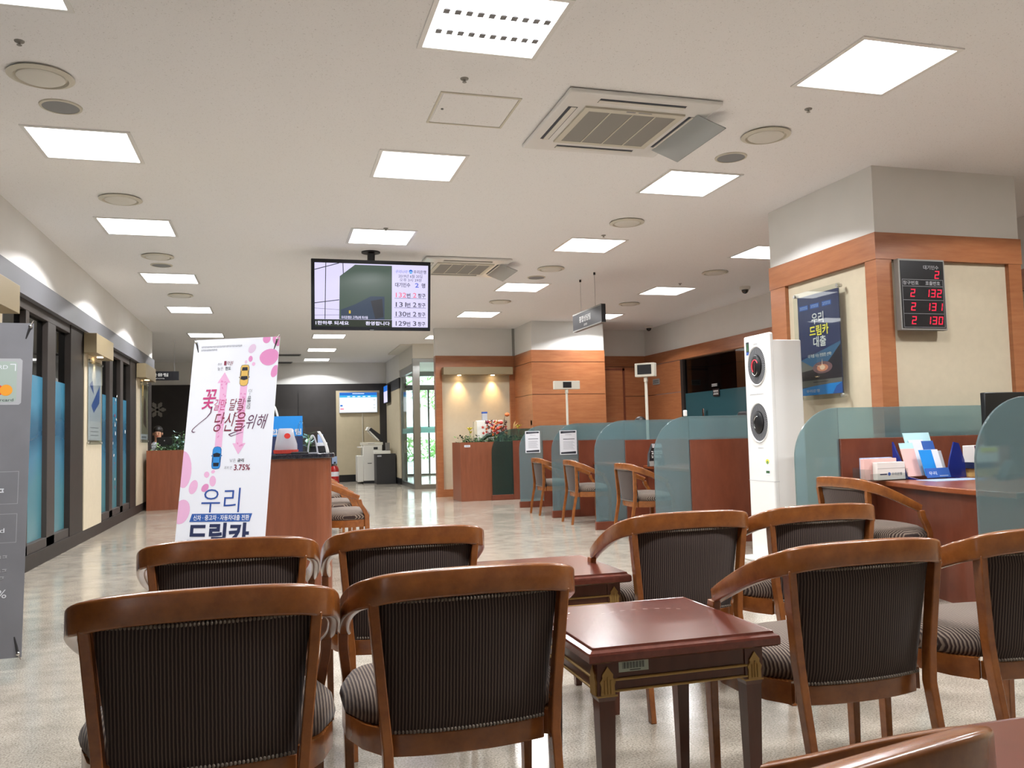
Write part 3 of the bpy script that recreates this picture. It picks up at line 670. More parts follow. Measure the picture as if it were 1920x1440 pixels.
# ------------------------------------------------------------------ LED call board on the column
t = thing('call_number_board', 'black red-digit queue number board on the column front', 'display', mtx=frame_mtx((4.775, 5.309, 1.795), (1, 0, 0), (0, 0, 1)))
W, H = .425, .546
MB().box(-W / 2, W / 2, 0, H, 0, .05).build('casing', 'grille_grey', t, .004)
MB().box(-W / 2 + .014, W / 2 - .014, .014, H - .014, .05, .053).build('face', 'sign_black', t)
m = Map(285, 225, 955, 1285, W, H); m.z = .0535
def R(u0, v0, u1, v1): m.prect(u0, v0, u1, v1, 'mid_grey')
for v in (530, 630, 835, 1038, 1240): R(322, v, 918, v + 7)
for u in (322, 912): R(u, 530, u + 6, 1246)
m.build('grid_lines', None, t)
m = Map(285, 225, 955, 1285, W, H); m.z = .0538
m.ptext('대기인수', 640, 315, 862, 378, 'light_grey_print', bold=.01); m.ptext('창구번호', 335, 553, 560, 613, 'light_grey_print', bold=.01); m.ptext('호출번호', 660, 553, 872, 613, 'light_grey_print', bold=.01)
m.build('lettering', None, t)
SEG = {'0': 'abcdef', '1': 'bc', '2': 'abged', '3': 'abgcd'}
m = Map(285, 225, 955, 1285, W, H); m.z = .0542
def digit(ch, u, v, w_=64, h_=118, th=14):
    def sl(uu, vv): return (uu + (1 - (vv - v) / h_) * 14, vv)
    S = {'a': (0, 0, w_, th), 'd': (0, h_ - th, w_, h_), 'g': (4, h_ / 2 - th / 2, w_ - 4, h_ / 2 + th / 2), 'f': (0, 5, th, h_ / 2 - 4), 'b': (w_ - th, 5, w_, h_ / 2 - 4), 'e': (0, h_ / 2 + 4, th, h_ - 5), 'c': (w_ - th, h_ / 2 + 4, w_, h_ - 5)}
    for s in SEG[ch]:
        a, b, c, d = S[s]; m.ppoly([sl(u + a, v + b), sl(u + c, v + b), sl(u + c, v + d), sl(u + a, v + d)], 'led_red')
digit('2', 795, 395)
for k, n in enumerate(('132', '131', '130')):
    v = 675 + k * 203; digit('2', 430, v)
    for q, ch in enumerate(n): digit(ch, 640 + q * 88 + (0 if ch != '1' or q == 0 else 6), v)
m.build('digits', None, t)

# ------------------------------------------------------------------ poster on the column
t = thing('framed_poster', 'clear framed navy poster with yellow title and sunset on the column side', 'poster', mtx=frame_mtx((4.41, 6.02, 1.35), (0, -1, 0), (0, 0, 1)))
MB().box(-.31, .31, -.04, .885, .03, .038).build('acrylic_cover', 'acrylic_clear', t)
MB().box(-.275, .275, 0, .85, .012, .02).build('sheet', 'poster_navy', t)
f = Flat(); f.z = .0206
f.poly([(-.275, .2), (.275, .2), (.275, .42), (-.275, .3)], 'poster_mid'); f.poly([(-.275, .12), (.275, .12), (.275, .22), (-.275, .22)], 'poster_dark', .021)
f.poly([(-.275, .31), (-.06, .22), (-.275, .2)], 'poster_grey', .0212); f.poly([(.04, .22), (.275, .22), (.275, .40), (.16, .31)], 'poster_dark', .0212)
f.ell(.03, .225, .13, .05, 0, 'sunset_dim', .0214); f.ell(.03, .222, .075, .03, 0, 'sunset', .0215); f.ell(.03, .225, .035, .02, 0, 'sunset_core', .0217); f.poly([(.02, .225), (.034, .225), (.03, .30)], 'sunset_core', .0216); f.poly([(-.06, .25), (.03, .23), (.03, .22)], 'sunset_core', .0216)
f.rect(-.275, .07, .275, .125, 'poster_grey', .0219); f.rect(-.1, .105, .1, .11, 'ink', .0222)
f.poly([(-.275, 0), (.275, 0), (.275, .09), (.1, .085), (-.1, .075), (-.275, .06)], 'sky_blue', .0223); f.poly([(.15, 0), (.275, 0), (.275, .09), (.2, .06)], 'royal', .0225)
for x in (-.19, -.04, .12): f.rect(x - .06, .73, x + .06, .77, 'royal', .0212); f.strokes(x - .05, .74, x + .05, .76, 'grey_blue', 5, .0218)
f.build('print', None, t)
f = Flat(); f.z = .0226
f.text('우리', -.085, .595, .075, .69, 'sign_text', bold=.012); f.text('드림카', -.12, .495, .135, .585, 'yellow_print', bold=.025); f.text('대출', -.075, .40, .095, .49, 'sign_text', bold=.015)
f.text('내 차를 사는 현명한 선택!', -.155, .315, .155, .345, 'sign_text', bold=.01); f.text('우리은행', -.2, .022, -.02, .048, 'sign_text')
f.build('lettering', None, t)
m = MB()
for x in (-.29, .29):
    for y in (-.02, .865): m.lathe([(.001, 0), (.014, 0), (.014, .045), (.001, .045)], 12, (x, y, 0))
m.build('standoffs', 'chrome', t)

# ------------------------------------------------------------------ chairs
def rail_pts():
    half = [(0, 0, .765), (.10, .002, .764), (.18, .008, .760), (.232, .022, .753), (.266, .05, .743), (.284, .098, .728), (.293, .155, .706), (.296, .215, .681), (.295, .275, .654), (.289, .335, .628), (.278, .395, .603)]
    return [(-x, y, z) for x, y, z in half[:0:-1]] + half
def bez(P, n):
    out = []
    for i in range(len(P) - 1):
        a, b, c, d = [Vector(P[max(0, min(len(P) - 1, k))]) for k in (i - 1, i, i + 1, i + 2)]
        for k in range(n):
            s = k / n; out.append(.5 * ((2 * b) + (c - a) * s + (2 * a - 5 * b + 4 * c - d) * s * s + (3 * b - a - 3 * c + d) * s ** 3))
    out.append(Vector(P[-1])); return out
def rrect(w_, h_, r, n=3):
    P = []
    for cx, cy, a0 in ((w_ / 2 - r, h_ / 2 - r, 0), (-w_ / 2 + r, h_ / 2 - r, PI / 2), (-w_ / 2 + r, -h_ / 2 + r, PI), (w_ / 2 - r, -h_ / 2 + r, 1.5 * PI)):
        for k in range(n + 1): a = a0 + PI / 2 * k / n; P.append((cx + r * math.cos(a), cy + r * math.sin(a)))
    return P
def back_y(x, z):
    """plan curve of the raked back at height z"""
    q = min(1, abs(x) / .215); return .006 + .034 * q ** 2.2 + (.74 - z) * .13
def make_chair(name, label, wood_m='chair_wood'):
    t = thing(name, label, 'chair')
    P = bez(rail_pts(), 4); sec = rrect(.03, .066, .007); rings = []
    for i, p_ in enumerate(P):
        d = P[min(i + 1, len(P) - 1)] - P[max(i - 1, 0)]; tn = Vector((d.x, d.y, d.z)).normalized(); out = Vector((d.y, -d.x, 0)).normalized(); up = out.cross(tn); up = up if up.z > 0 else -up
        hh = 1.0 if abs(i - (len(P) - 1) / 2) < 14 else 1 - .012 * (abs(i - (len(P) - 1) / 2) - 14)
        c = p_ - out * .015 - up * .033
        rings.append([c + out * a + up * b * hh for a, b in sec])
    MB().sweep(rings).build('armrail', wood_m, t, smooth=50)
    # upholstered back
    b = MB(); nx, nz = 20, 8; F = []
    def bp(i, k, side):
        s = -1 + 2 * i / nx; z = .375 + (.703 - .375) * k / nz; x = s * (.190 + (.224 - .190) * (k / nz)); y = back_y(x, z) + .006
        e = (1 - abs(s) ** 6) * (1 - abs(2 * k / nz - 1) ** 8)
        return (x, y - .012 * e, z) if side == 0 else (x, y + .012 + .022 * e, z)
    G = [[[b.bm.verts.new(bp(i, k, sd)) for i in range(nx + 1)] for k in range(nz + 1)] for sd in (0, 1)]
    for sd in (0, 1):
        for k in range(nz):
            for i in range(nx): q = [G[sd][k][i], G[sd][k][i + 1], G[sd][k + 1][i + 1], G[sd][k + 1][i]]; b.bm.faces.new(q if sd == 0 else q[::-1])
    for k in range(nz):
        for i in (0, nx): b.bm.faces.new([G[0][k][i], G[0][k + 1][i], G[1][k + 1][i], G[1][k][i]])
    for i in range(nx):
        for k in (0, nz): b.bm.faces.new([G[0][k][i], G[0][k][i + 1], G[1][k][i + 1], G[1][k][i]])
    b.build('backrest', 'stripe_back_shaded', t, smooth=60)
    # beaded trim along the top and the bottom of the back
    for z, wd in ((.693, .214), (.384, .182)):
        m = MB(); n = int(2 * wd / .0085)
        for k in range(n + 1):
            x = -wd + 2 * wd * k / n; y = back_y(x, z) - .006; m.blob((x, y - .002, z), .0036, .0042, .0048, 6, 4)
        m.build('trim', 'beads', t, smooth=80)
    # lower back rail
    rings = []
    for k in range(17):
        x = -.19 + .38 * k / 16; y = back_y(x, .35) + .014; rings.append([(x, y - .012, .322), (x, y + .012, .322), (x, y + .012, .375), (x, y - .012, .375)])
    MB().sweep(rings).build('back_rail', wood_m, t, .003)
    # seat frame: bowed sides and front
    out = [(-.20, .10), (-.24, .16), (-.268, .25), (-.27, .34), (-.246, .425), (-.19, .455), (-.1, .47), (0, .476)]; out = out + [(-x, y) for x, y in out[-2::-1]]
    rings = []
    for i, (x, y) in enumerate(out):
        a, c = out[max(i - 1, 0)], out[min(i + 1, len(out) - 1)]; d = Vector((c[0] - a[0], c[1] - a[1])).normalized(); n = Vector((d.y, -d.x))
        rings.append([(x + n.x * .011, y + n.y * .011, .325), (x - n.x * .011, y - n.y * .011, .325), (x - n.x * .011, y - n.y * .011, .385), (x + n.x * .011, y + n.y * .011, .385)])
    MB().sweep(rings).build('seat_frame', wood_m, t, smooth=40)
    # cushion
    m = MB(); ring0 = [(-.195, .112), (-.248, .165), (-.282, .25), (-.283, .34), (-.258, .43), (-.19, .47), (-.1, .488), (0, .494)]; ring0 = ring0 + [(-x, y) for x, y in ring0[-2::-1]] + [(.1, .105), (0, .10), (-.1, .105)]
    cy = .28; lev = [(.97, .382), (1.0, .392), (1.015, .41), (1.0, .428), (.95, .444), (.86, .457), (.7, .467), (.45, .473), (.2, .475)]
    rings = [[(x * k, cy + (y - cy) * k, z) for x, y in ring0] for k, z in lev]
    m.sweep(rings); m.build('seat', 'stripe_seat_lit', t, smooth=60)
    # legs
    for s in (-1, 1):
        # rear leg runs up to the rail
        pts = [(.204, -.012, 0), (.203, .014, .18), (.204, .05, .36), (.212, .054, .45), (.226, .048, .6), (.234, .042, .694)]
        rings = []
        for (x, y, z) in pts: wx, wy = (.012, .017) if z > .2 else (.011, .015); rings.append([(s * x - wx, y - wy, z), (s * x + wx, y - wy, z), (s * x + wx, y + wy, z), (s * x - wx, y + wy, z)])
        MB().sweep(rings).build('leg', wood_m, t, .003)
        pts = [(.252, .448, 0), (.255, .45, .3), (.258, .447, .42), (.266, .42, .475), (.272, .392, .515), (.273, .38, .56)]
        rings = []
        for (x, y, z) in pts: wx, wy = (.013, .02) if z > .2 else (.011, .015); rings.append([(s * x - wx, y - wy, z), (s * x + wx, y - wy, z), (s * x + wx, y + wy, z), (s * x - wx, y + wy, z)])
        MB().sweep(rings).build('leg', wood_m, t, .003)
    return t
ch = make_chair('armchair', 'striped wooden armchair nearest the viewer on the left')
ch['group'] = 'waiting area armchairs'
ch.location = (-.145, 1.90, 0)
G1 = 'waiting area armchairs'
for (x, y, rz, l) in [(.452, 1.95, .012, 'striped wooden armchair left of the nearer side table, its back towards the viewer'),
                      (1.553, 1.94, 0, 'striped wooden armchair right of the nearer side table'),
                      (2.19, 1.95, 0, 'striped wooden armchair cut off by the right edge of the picture'),
                      (-.142, 2.86, 0, 'striped wooden armchair directly behind the white banner foot, left in the second row'),
                      (.457, 2.93, 0, 'striped wooden armchair left of the farther side table'),
                      (1.542, 2.93, 0, 'striped wooden armchair right of the farther side table'),
                      (2.136, 2.93, 0, 'striped wooden armchair in front of the white floor air conditioner'),
                      (.496, .658, .2085, 'orange wooden armchair whose arm fills the bottom right corner')]:
    dup(ch, (x, y, 0), rz, l, G1)
for (x, y, rz, l) in [(3.38, 4.53, -PI / 2, 'striped armchair at the near desk with blue leaflets'),
                      (3.42, 8.02, -PI / 2, 'striped armchair at the teller bay nearest the floor air conditioner'),
                      (3.42, 9.68, -PI / 2 - .05, 'striped armchair at the middle teller bay with a notice beside it'),
                      (3.42, 10.98, -PI / 2, 'striped armchair at the farthest teller bay')]:
    dup(ch, (x, y, 0), rz, l, 'armchairs at the teller desks')
for (y, l) in [(7.62, 'nearest of three armchairs lined up behind the reception counter'), (8.85, 'middle of three armchairs lined up behind the reception counter'), (10.2, 'farthest of three armchairs lined up behind the reception counter')]:
    dup(ch, (.32, y, 0), -PI / 2, l, 'armchairs behind the reception counter')

# ------------------------------------------------------------------ side tables
def make_table(label):
    t = thing('side_table', label, 'table', (0, 0, 0), 0, 'mahogany side tables'); a, b = .268, .265
    rings = []
    for dx, z in ((-.018, .54), (-.014, .541), (-.012, .535), (-.002, .530), (0, .524), (0, .508), (-.006, .503)):
        rings.append([(sx * (a + dx), sy * (b + dx), z) for sx, sy in ((-1, -1), (1, -1), (1, 1), (-1, 1))])
    MB().sweep(rings[::-1]).build('tabletop', 'table_wood', t)
    A = MB(); i0, i1 = .23, .225
    A.box(-i0, i0, -i1, -i1 + .02, .42, .505); A.box(-i0, i0, i1 - .02, i1, .42, .505); A.box(-i0, -i0 + .02, -i1, i1, .42, .505); A.box(i0 - .02, i0, -i1, i1, .42, .505)
    A.build('apron', 'table_leg_wood', t)
    g = MB()
    for z, r in ((.452, .004), (.424, .0035)):
        for sy in (-1, 1): g.tube([(-i0 + .035, sy * (i1 + .002), z), (i0 - .035, sy * (i1 + .002), z)], r, 8)
        for sx in (-1, 1): g.tube([(sx * (i0 + .002), -i1 + .035, z), (sx * (i0 + .002), i1 - .035, z)], r, 8)
    g.build('gilt_moulding', 'gold', t, smooth=60)
    for sx in (-1, 1):
        for sy in (-1, 1):
            rings = []
            for z, h in ((0, .013), (.02, .014), (.40, .022), (.412, .026), (.505, .026)):
                cx, cy = sx * (i0 - .022), sy * (i1 - .022); rings.append([(cx - h, cy - h, z), (cx + h, cy - h, z), (cx + h, cy + h, z), (cx - h, cy + h, z)])
            lg = MB().sweep(rings).build('leg', 'table_leg_wood', t)
            o_ = MB(); leaf = [(-.019, 0), (.019, 0), (.018, .022), (.021, .032), (.014, .042), (.015, .05), (.007, .06), (0, .07), (-.007, .06), (-.015, .05), (-.014, .042), (-.021, .032), (-.018, .022)]
            cx, cy = sx * (i0 - .022), sy * (i1 - .022)
            o_.prism([(cx + u, .417 + v) for u, v in leaf], cy + sy * .026, cy + sy * .030, 'y'); o_.prism([(cy + u, .417 + v) for u, v in leaf], cx + sx * .026, cx + sx * .030, 'x')
            for k in (-1, 0, 1): o_.box(cx + k * .008 - .0015, cx + k * .008 + .0015, *sorted((cy + sy * .029, cy + sy * .033)), .42, .462 - abs(k) * .008)
            o_.box(cx - .027, cx + .027, cy - .027, cy + .027, .411, .4155)
            o_.build('gilt_leaf', 'gold', lg)
    return t
t1 = make_table('nearer mahogany side table with gilt trim and a barcode sticker'); t1.location = (1.008, 2.235, 0)
for x, y, l in ((1.04, 3.262, 'farther mahogany side table with gilt trim between the second row chairs'), (1.31, .995, 'mahogany side table cut off at the bottom right corner')): dup(t1, (x, y, 0), 0, l)
f = Flat(); f.z = 0; f.rect(0, 0, .082, .034, 'label_sage')
for k in range(22): x = .01 + k * .0028; f.rect(x, .008, x + .0008 + (k * 7 % 3) * .0006, .024, 'ink', .0003)
f.rect(.03, .003, .06, .005, 'ink', .0003); f.rect(.005, .027, .05, .029, 'ink_grey', .0003)
o = f.build('barcode_sticker', None, t1); o.matrix_parent_inverse = Matrix.Identity(4); o.location = (-.175, -.2262, .468); o.rotation_euler = (PI / 2, 0, 0); o['label'] = 'pale green barcode sticker'
# worn ring and chips on the table top
f = Flat(); f.z = .5415
for k in range(16):
    a0 = .5 + k * .11; a1 = a0 + .09; f.line([(.02 + .17 * math.cos(a0), .03 + .1 * math.sin(a0)), (.02 + .17 * math.cos(a1), .03 + .1 * math.sin(a1))], .0014, 'offwhite' if k % 2 else 'table_wood')
for x, y in ((-.18, .15), (-.2, .09), (-.17, .155)): f.ell(x, y, .006, .003, 1, 'paper_warm')
o = f.build('scratches', None, t1)

# ------------------------------------------------------------------ banners
def banner(q, w_, name, label):
    bx, by, yaw, lean, L = q; r = Vector((math.cos(yaw), math.sin(yaw), 0)); b = Vector((-math.sin(yaw), math.cos(yaw), 0)); u = b * math.sin(lean) + Vector((0, 0, math.cos(lean)))
    t = thing(name, label, 'banner stand', mtx=frame_mtx((bx, by, .06), r, u))
    MB().box(-w_ / 2, w_ / 2, 0, L, -.002, 0).build('sheet', 'banner_white' if 'white' in label else 'card_grey', t)
    s = MB(); hx = w_ / 2 - .015
    for sx in (-1, 1):
        s.tube([(sx * hx, L - .015, .004), (sx * hx * .6, L * .75, -.05), (0, L * .5, -.07)], .006, 6); s.tube([(sx * hx, .015, .004), (sx * hx * .6, L * .3, -.05), (0, L * .5, -.07)], .006, 6)
    foot_y = -.055 / math.cos(lean)
    s.tube([(0, L * .5, -.07), (0, .1, -.42)], .007, 6); s.build('stand', 'charcoal', t, smooth=60)
    h = MB()
    for sx in (-1, 1):
        for y in (.018, L - .018): h.blob((sx * hx, y, .004), .011, .011, .008, 8, 6); h.tube([(sx * hx, y, .006), (sx * (hx + .012), y + (.03 if y > 1 else -.03), .002)], .003, 6)
    h.build('hooks', 'chrome', t, smooth=60)
    return t
BW, BL = .6, 1.726
t = banner((-.3603, 5.514, -.43375, .18332, BL), BW, 'banner_stand', 'white leaning advertising banner with pink petals and two cars')
class BM(Map):
    """picked on the straightened banner: u 0..100 across, v 0..288 down"""
    def __init__(s): super().__init__(0, 0, 100, 287.7, BW, BL); s.z = .0005
    def ptext(s, t, u0, v0, u1, v1, mat, **k): super().ptext(t, u0, v0, u1, v1, mat, **k)
m = BM()
for u, v, a, b, rot, c, eg in [(85, 2, 4.5, 5, 0, 'pink', 0), (98, 3, 6, 8, .3, 'pink', 0), (89.5, 23, 11, 9.3, .2, 'pink', .1), (97, 39, 4, 7, -.3, 'pink', 0), (69, 12.5, 4, 5.5, -.5, 'pink_pale', 0), (68, 24, 2.4, 3.4, 0, 'pink', 0), (72, 30, 1.9, 2.1, 0, 'pink_light', 0), (63, 27.5, 1.5, 2, 0, 'pink_pale', 0),
                               (1.5, 144, 9.5, 20, .12, 'pink_light', .05), (15, 163, 4.8, 7.6, -.25, 'pink_light', 0), (29, 150, 3, 3.3, .4, 'pink_light', 0), (36, 147, 2.2, 1.8, .3, 'pink_light', 0), (36.5, 157, 3.7, 5.7, .1, 'pink_light', 0), (28.5, 164, 3.6, 4.8, -.7, 'pink', 0), (4, 189, 9.5, 13, -.2, 'pink_light', 0)]:
    x, y = m.P(u, v); k = BW / 100; pts = []
    for i in range(22):
        th = 2 * PI * i / 22; p_, q_ = a * k * math.cos(th) * (1 + eg * math.sin(th)), b * k * math.sin(th)
        X, Y = x + p_ * math.cos(rot) - q_ * math.sin(rot), y + p_ * math.sin(rot) + q_ * math.cos(rot); pts.append((max(-BW / 2, min(BW / 2, X)), min(BL, Y)))
    m.poly(pts, c)
for u, v0, v1, d in ((39.3, 38, 121, 1), (62.7, 53, 129, -1)):
    if d > 0: m.ppoly([(u - 4, v1), (u + 4, v1), (u + 4, v0 + 12), (u + 7.5, v0 + 12), (u, v0), (u - 7.5, v0 + 12), (u - 4, v0 + 12)], 'pink_light', .0008)
    else: m.ppoly([(u - 4, v0), (u + 4, v0), (u + 4, v1 - 12), (u + 7.5, v1 - 12), (u, v1), (u - 7.5, v1 - 12), (u - 4, v1 - 12)], 'pink_light', .0008)
    rn = random.Random(int(u))
    for k in range(26): m.pell(u + rn.uniform(-3.2, 3.2), rn.uniform(v0 + 8, v1 - 8), rn.uniform(.5, 1.1), rn.uniform(.8, 1.6), rn.random() * 3, 'pink', .0010)
m.build('petal_print', None, t)
m = BM(); m.z = .0012
def car(u, v, c, dk, flip):
    s = -1 if flip else 1
    def q(a, b): return (u + a, v + s * b)
    def body(sx, sy): return [q(sx * a, sy * b) for a, b in [(-5, -9), (-3.6, -11.6), (0, -12.4), (3.6, -11.6), (5, -9), (5.2, 0), (5, 9), (4, 11.5), (0, 12), (-4, 11.5), (-5, 9), (-5.2, 0)]]
    m.ppoly(body(1, 1), dk); m.ppoly(body(.9, .95), c, .0015)
    m.ppoly([q(-4.2, -4.4), q(0, -5.6), q(4.2, -4.4), q(3.7, -1), q(-3.7, -1)], 'car_glass', .0018); m.ppoly([q(-3.4, 5.2), q(3.4, 5.2), q(3, 9), q(-3, 9)], 'car_glass', .0018)
    for a in (-1, 1): m.ppoly([q(a * 4.4, -1), q(a * 4.4, 5.4), q(a * 3.8, 4.6), q(a * 3.8, -.4)], 'car_glass', .0018); m.ppoly([q(a * 5, -3), q(a * 6.2, -2.6), q(a * 6.2, -1.8), q(a * 5, -1.8)], dk)
car(62.5, 42.3, 'car_yellow', 'poster_grey', True); car(38.5, 132.3, 'car_blue', 'car_blue_dark', False)
m.build('car_print', None, t)
m = BM(); m.z = .0014
m.pstrokes(9, 7.6, 57, 9.4, 'ink_grey', 26); m.pstrokes(9, 11.2, 28, 13, 'ink_grey', 11)
m.ptext('최대', 30, 27.4, 35, 30.4, 'ink_grey', shear=.3); m.ptext('1', 37.6, 25.4, 40.2, 30.2, 'wine', bold=.02); m.ptext('억원', 41, 25.6, 48.4, 30.2, 'wine', shear=.3)
m.ptext('높은', 30.5, 32, 37, 35.8, 'ink_grey'); m.ptext('한도', 39.5, 32, 46, 35.8, 'ink', bold=.02)
m.ptext('낮은', 54, 133.4, 60.6, 137.2, 'ink_grey'); m.ptext('금리', 62.6, 133.4, 69.8, 137.2, 'ink', bold=.02); m.ptext('최저 연', 48.3, 141.4, 57, 144.6, 'ink_grey', shear=.2); m.ptext('3.75%', 59.3, 139.8, 77.4, 146, 'wine', bold=.02)
m.ptext('긴~', 67.8, 59.2, 74.2, 63.2, 'ink_grey', rot=-PI / 2); m.ptext('대출기간', 63, 71, 77.4, 75, 'ink', rot=-PI / 2, bold=.01)
m.ptext('꽃', 16, 57, 32, 79, 'magenta', bold=.01, shear=.25); m.ptext('길만', 30.5, 68, 44.6, 80.5, 'magenta', shear=.3); m.ptext('달릴', 48, 68, 65, 81, 'wine', shear=.3)
m.ptext('당신을', 32, 83, 67.6, 104, 'wine', shear=.35); m.ptext('위해', 69, 86, 93.5, 102, 'plum', shear=.35)
m.pline([(28, 76), (27, 83), (23, 88), (14, 95), (8.5, 100), (7, 102.6), (9, 104), (11.5, 103.5)], [.009, .007, .005, .004, .005, .006, .006, .002], 'plum'); m.pline([(64, 77), (63, 80), (54, 86), (57, 87.8), (62.5, 85)], [.006, .004, .004, .004, .002], 'wine')
m.pline([(68, 98), (62, 103), (50, 107.4), (53, 109.2), (66, 105)], [.006, .005, .006, .005, .002], 'plum')
m.ptext('우리', 26, 164.5, 69, 190, 'title_blue', bold=-.004)
m.ppoly([(14.3, 199.6), (16.5, 191.2), (84, 191.2), (81.5, 199.6)], 'royal', .0012); m.ptext('신차 · 중고차 · 자동차대출 전환', 18.5, 192.5, 81, 198.3, 'banner_white', bold=.015, z=.0016)
m.ptext('드림카', 13.5, 200.6, 82, 225, 'navy', bold=.035)
m.build('lettering', None, t)

t = banner((-1.482, 4.626, .0526, .12338, 1.668), .6, 'banner_stand', 'grey leaning poster stand with a bank card cut off by the left edge')
f = Flat(); x0 = .3
f.poly([(.0, 1.24), (.245, 1.24), (.255, 1.25), (.255, 1.47), (.245, 1.48), (.0, 1.48)], 'light_grey_print'); f.poly([(.0, 1.255), (.22, 1.255), (.232, 1.265), (.232, 1.455), (.222, 1.465), (.0, 1.465)], 'card_green', .0009)
f.ell(.146, 1.315, .029, .029, 0, 'mc_red', .0012); f.ell(.186, 1.315, .029, .029, 0, 'mc_orange', .0015)
f.poly([(.2, 1.452), (.226, 1.452), (.226, 1.415), (.222, 1.415), (.222, 1.448), (.2, 1.448)], 'paper', .0012)
for a, b in ((.74, .9), (.55, .69)):
    for q in ((.0, a, .258, a + .002), (.0, b, .258, b + .002), (.256, a, .258, b)): f.rect(*q, 'light_grey_print')
f.build('card_print', None, t)
f = Flat(); f.z = .0014
f.text('CARD', .1, 1.425, .19, 1.445, 'paper'); f.text('mastercard', .09, 1.258, .22, 1.272, 'ink'); f.strokes(.1, .797, .2, .818, 'paper', 3); f.text('card', .12, .6, .205, .622, 'paper')
f.strokes(.02, .475, .225, .49, 'light_grey_print', 8); f.strokes(.02, .41, .225, .424, 'light_grey_print', 8); f.strokes(.02, .375, .215, .389, 'light_grey_print', 8); f.text('9%', .15, .285, .225, .325, 'paper')
f.build('lettering', None, t)

# ------------------------------------------------------------------ tower air conditioner
t = thing('floor_air_conditioner', 'tall white floor air conditioner with two round fans', 'air conditioner', (4.03, 6.14, 0))
xf = -.165; hy = .185
MB().prism([(xf + .03, -hy), (.14, -hy + .01), (.15, -hy + .02), (.15, hy - .02), (.14, hy - .01), (xf + .03, hy)], .03, 1.80, 'z').build('body', 'white_plastic', t, .008)
fp = MB(); fp.box(xf, xf + .045, -hy - .004, hy + .004, .02, 1.86); fp.build('front_panel', 'white_plastic', t, .014, seg=3)
MB().box(xf - .1, .16, -hy - .015, hy + .03, 0, .025).build('foot', 'white_plastic', t, .006)
def fan(z, red):
    def ring(prof, n=48): # profile (radius, x offset) around the x axis
        return [[(xf - dx, .88 * r * math.cos(2 * PI * k / n), z + 1.04 * r * math.sin(2 * PI * k / n)) for k in range(n)] for r, dx in prof]
    f0 = MB().sweep(ring([(.162, .0), (.162, .004), (.156, .008), (.148, .003), (.148, -.002)])).build('fan', 'white_plastic', t, smooth=40)
    d = MB(); d.sweep(ring([(.148, .001), (.001, .0012)]), cap=False); d.build('disc', 'soft_black', f0)
    l = MB()
    for k in range(60):
        a = 2 * PI * k / 60; a2 = a + .09
        l.face([(xf - .004, .88 * r * math.cos(q), z + 1.04 * r * math.sin(q)) for r, q in ((.092, a), (.145, a2), (.145, a2 + .05), (.092, a + .045))])
    l.build('louvres', 'mid_grey', f0)
    h = MB().sweep(ring([(.086, .002), (.086, .010), (.07, .018), (.001, .02)])).build('hub', 'black', f0, smooth=40)
    a_ = MB(); a_.tube([(xf - .021, .045 * math.cos(q), z - .005 + .055 * math.sin(q)) for q in [-.9 + 2 * PI * i / 30 for i in range(18 if red else 14)]], .004, 6, 'aircon_red' if red else 'chrome')
    if red: a_.tube([(xf - .022, .0, z - .06), (xf - .022, -.005, z + .03)], .003, 6, 'chrome'); a_.tube([(xf - .022, .035 * math.cos(q), z - .05 + .03 * math.sin(q)) for q in [PI + PI * i / 10 for i in range(11)]], .0035, 6, 'chrome')
    a_.build('dial', None, f0, smooth=60)
fan(1.60, True); fan(1.13, False)
f = Flat(); f.z = 0
f.rect(-.15, 1.70, -.105, 1.81, 'ink'); f.rect(-.148, 1.70, -.107, 1.725, 'title_blue', .0003); f.rect(-.14, 1.735, -.115, 1.795, 'leaf', .0003)
f.strokes(-.04, 1.776, .03, 1.787, 'mid_grey', 6); f.strokes(-.03, 1.756, .02, 1.765, 'light_grey_print', 5)
f.strokes(-.12, 1.36, .08, 1.368, 'light_grey_print', 14); f.strokes(-.03, .915, .05, .924, 'light_grey_print', 5)
f.ell(.1, .80, .035, .035, 0, 'paper', .0003); f.ell(.1, .81, .026, .02, 0, 'yellow_print', .0006); f.ell(.1, .803, .016, .014, 0, 'leaf_light', .0009); f.rect(.068, .70, .132, .79, 'paper', .0002); f.rect(.075, .715, .125, .735, 'leaf', .0006)
o = f.build('front_stickers', None, t); o.matrix_local = frame_mtx((xf - .0012, 0, 0), (0, -1, 0), (0, 0, 1))
f = Flat(); f.z = 0
f.rect(-.06, 1.69, .05, 1.72, 'poster_grey'); f.strokes(-.04, 1.698, .03, 1.711, 'paper', 5, .0004)
f.rect(-.06, .68, .03, .88, 'offwhite'); f.rect(.045, .77, .11, .84, 'paper'); f.rect(.045, .765, .11, .775, 'navy', .0003); f.ell(.078, .81, .02, .02, 0, 'grey_blue', .0003); f.rect(.045, .68, .11, .75, 'paper'); f.ell(.078, .72, .013, .015, 0, 'plum', .0003); f.rect(.055, .69, .1, .7, 'title_blue', .0003); f.rect(-.05, .70, -.03, .72, 'ink', .0003)
for k in range(5): f.rect(-.05, .74 + k * .025, .02, .743 + k * .025, 'light_grey_print', .0003)
o = f.build('side_stickers', None, t); o.matrix_local = frame_mtx((-.03, -hy + .0085, 0), (1, 0, 0), (0, 0, 1))
sm = MB(); sm.box(xf - .001, xf + .046, -hy - .0045, hy + .0045, .648, .651); sm.build('panel_seam', 'light_grey_print', t)

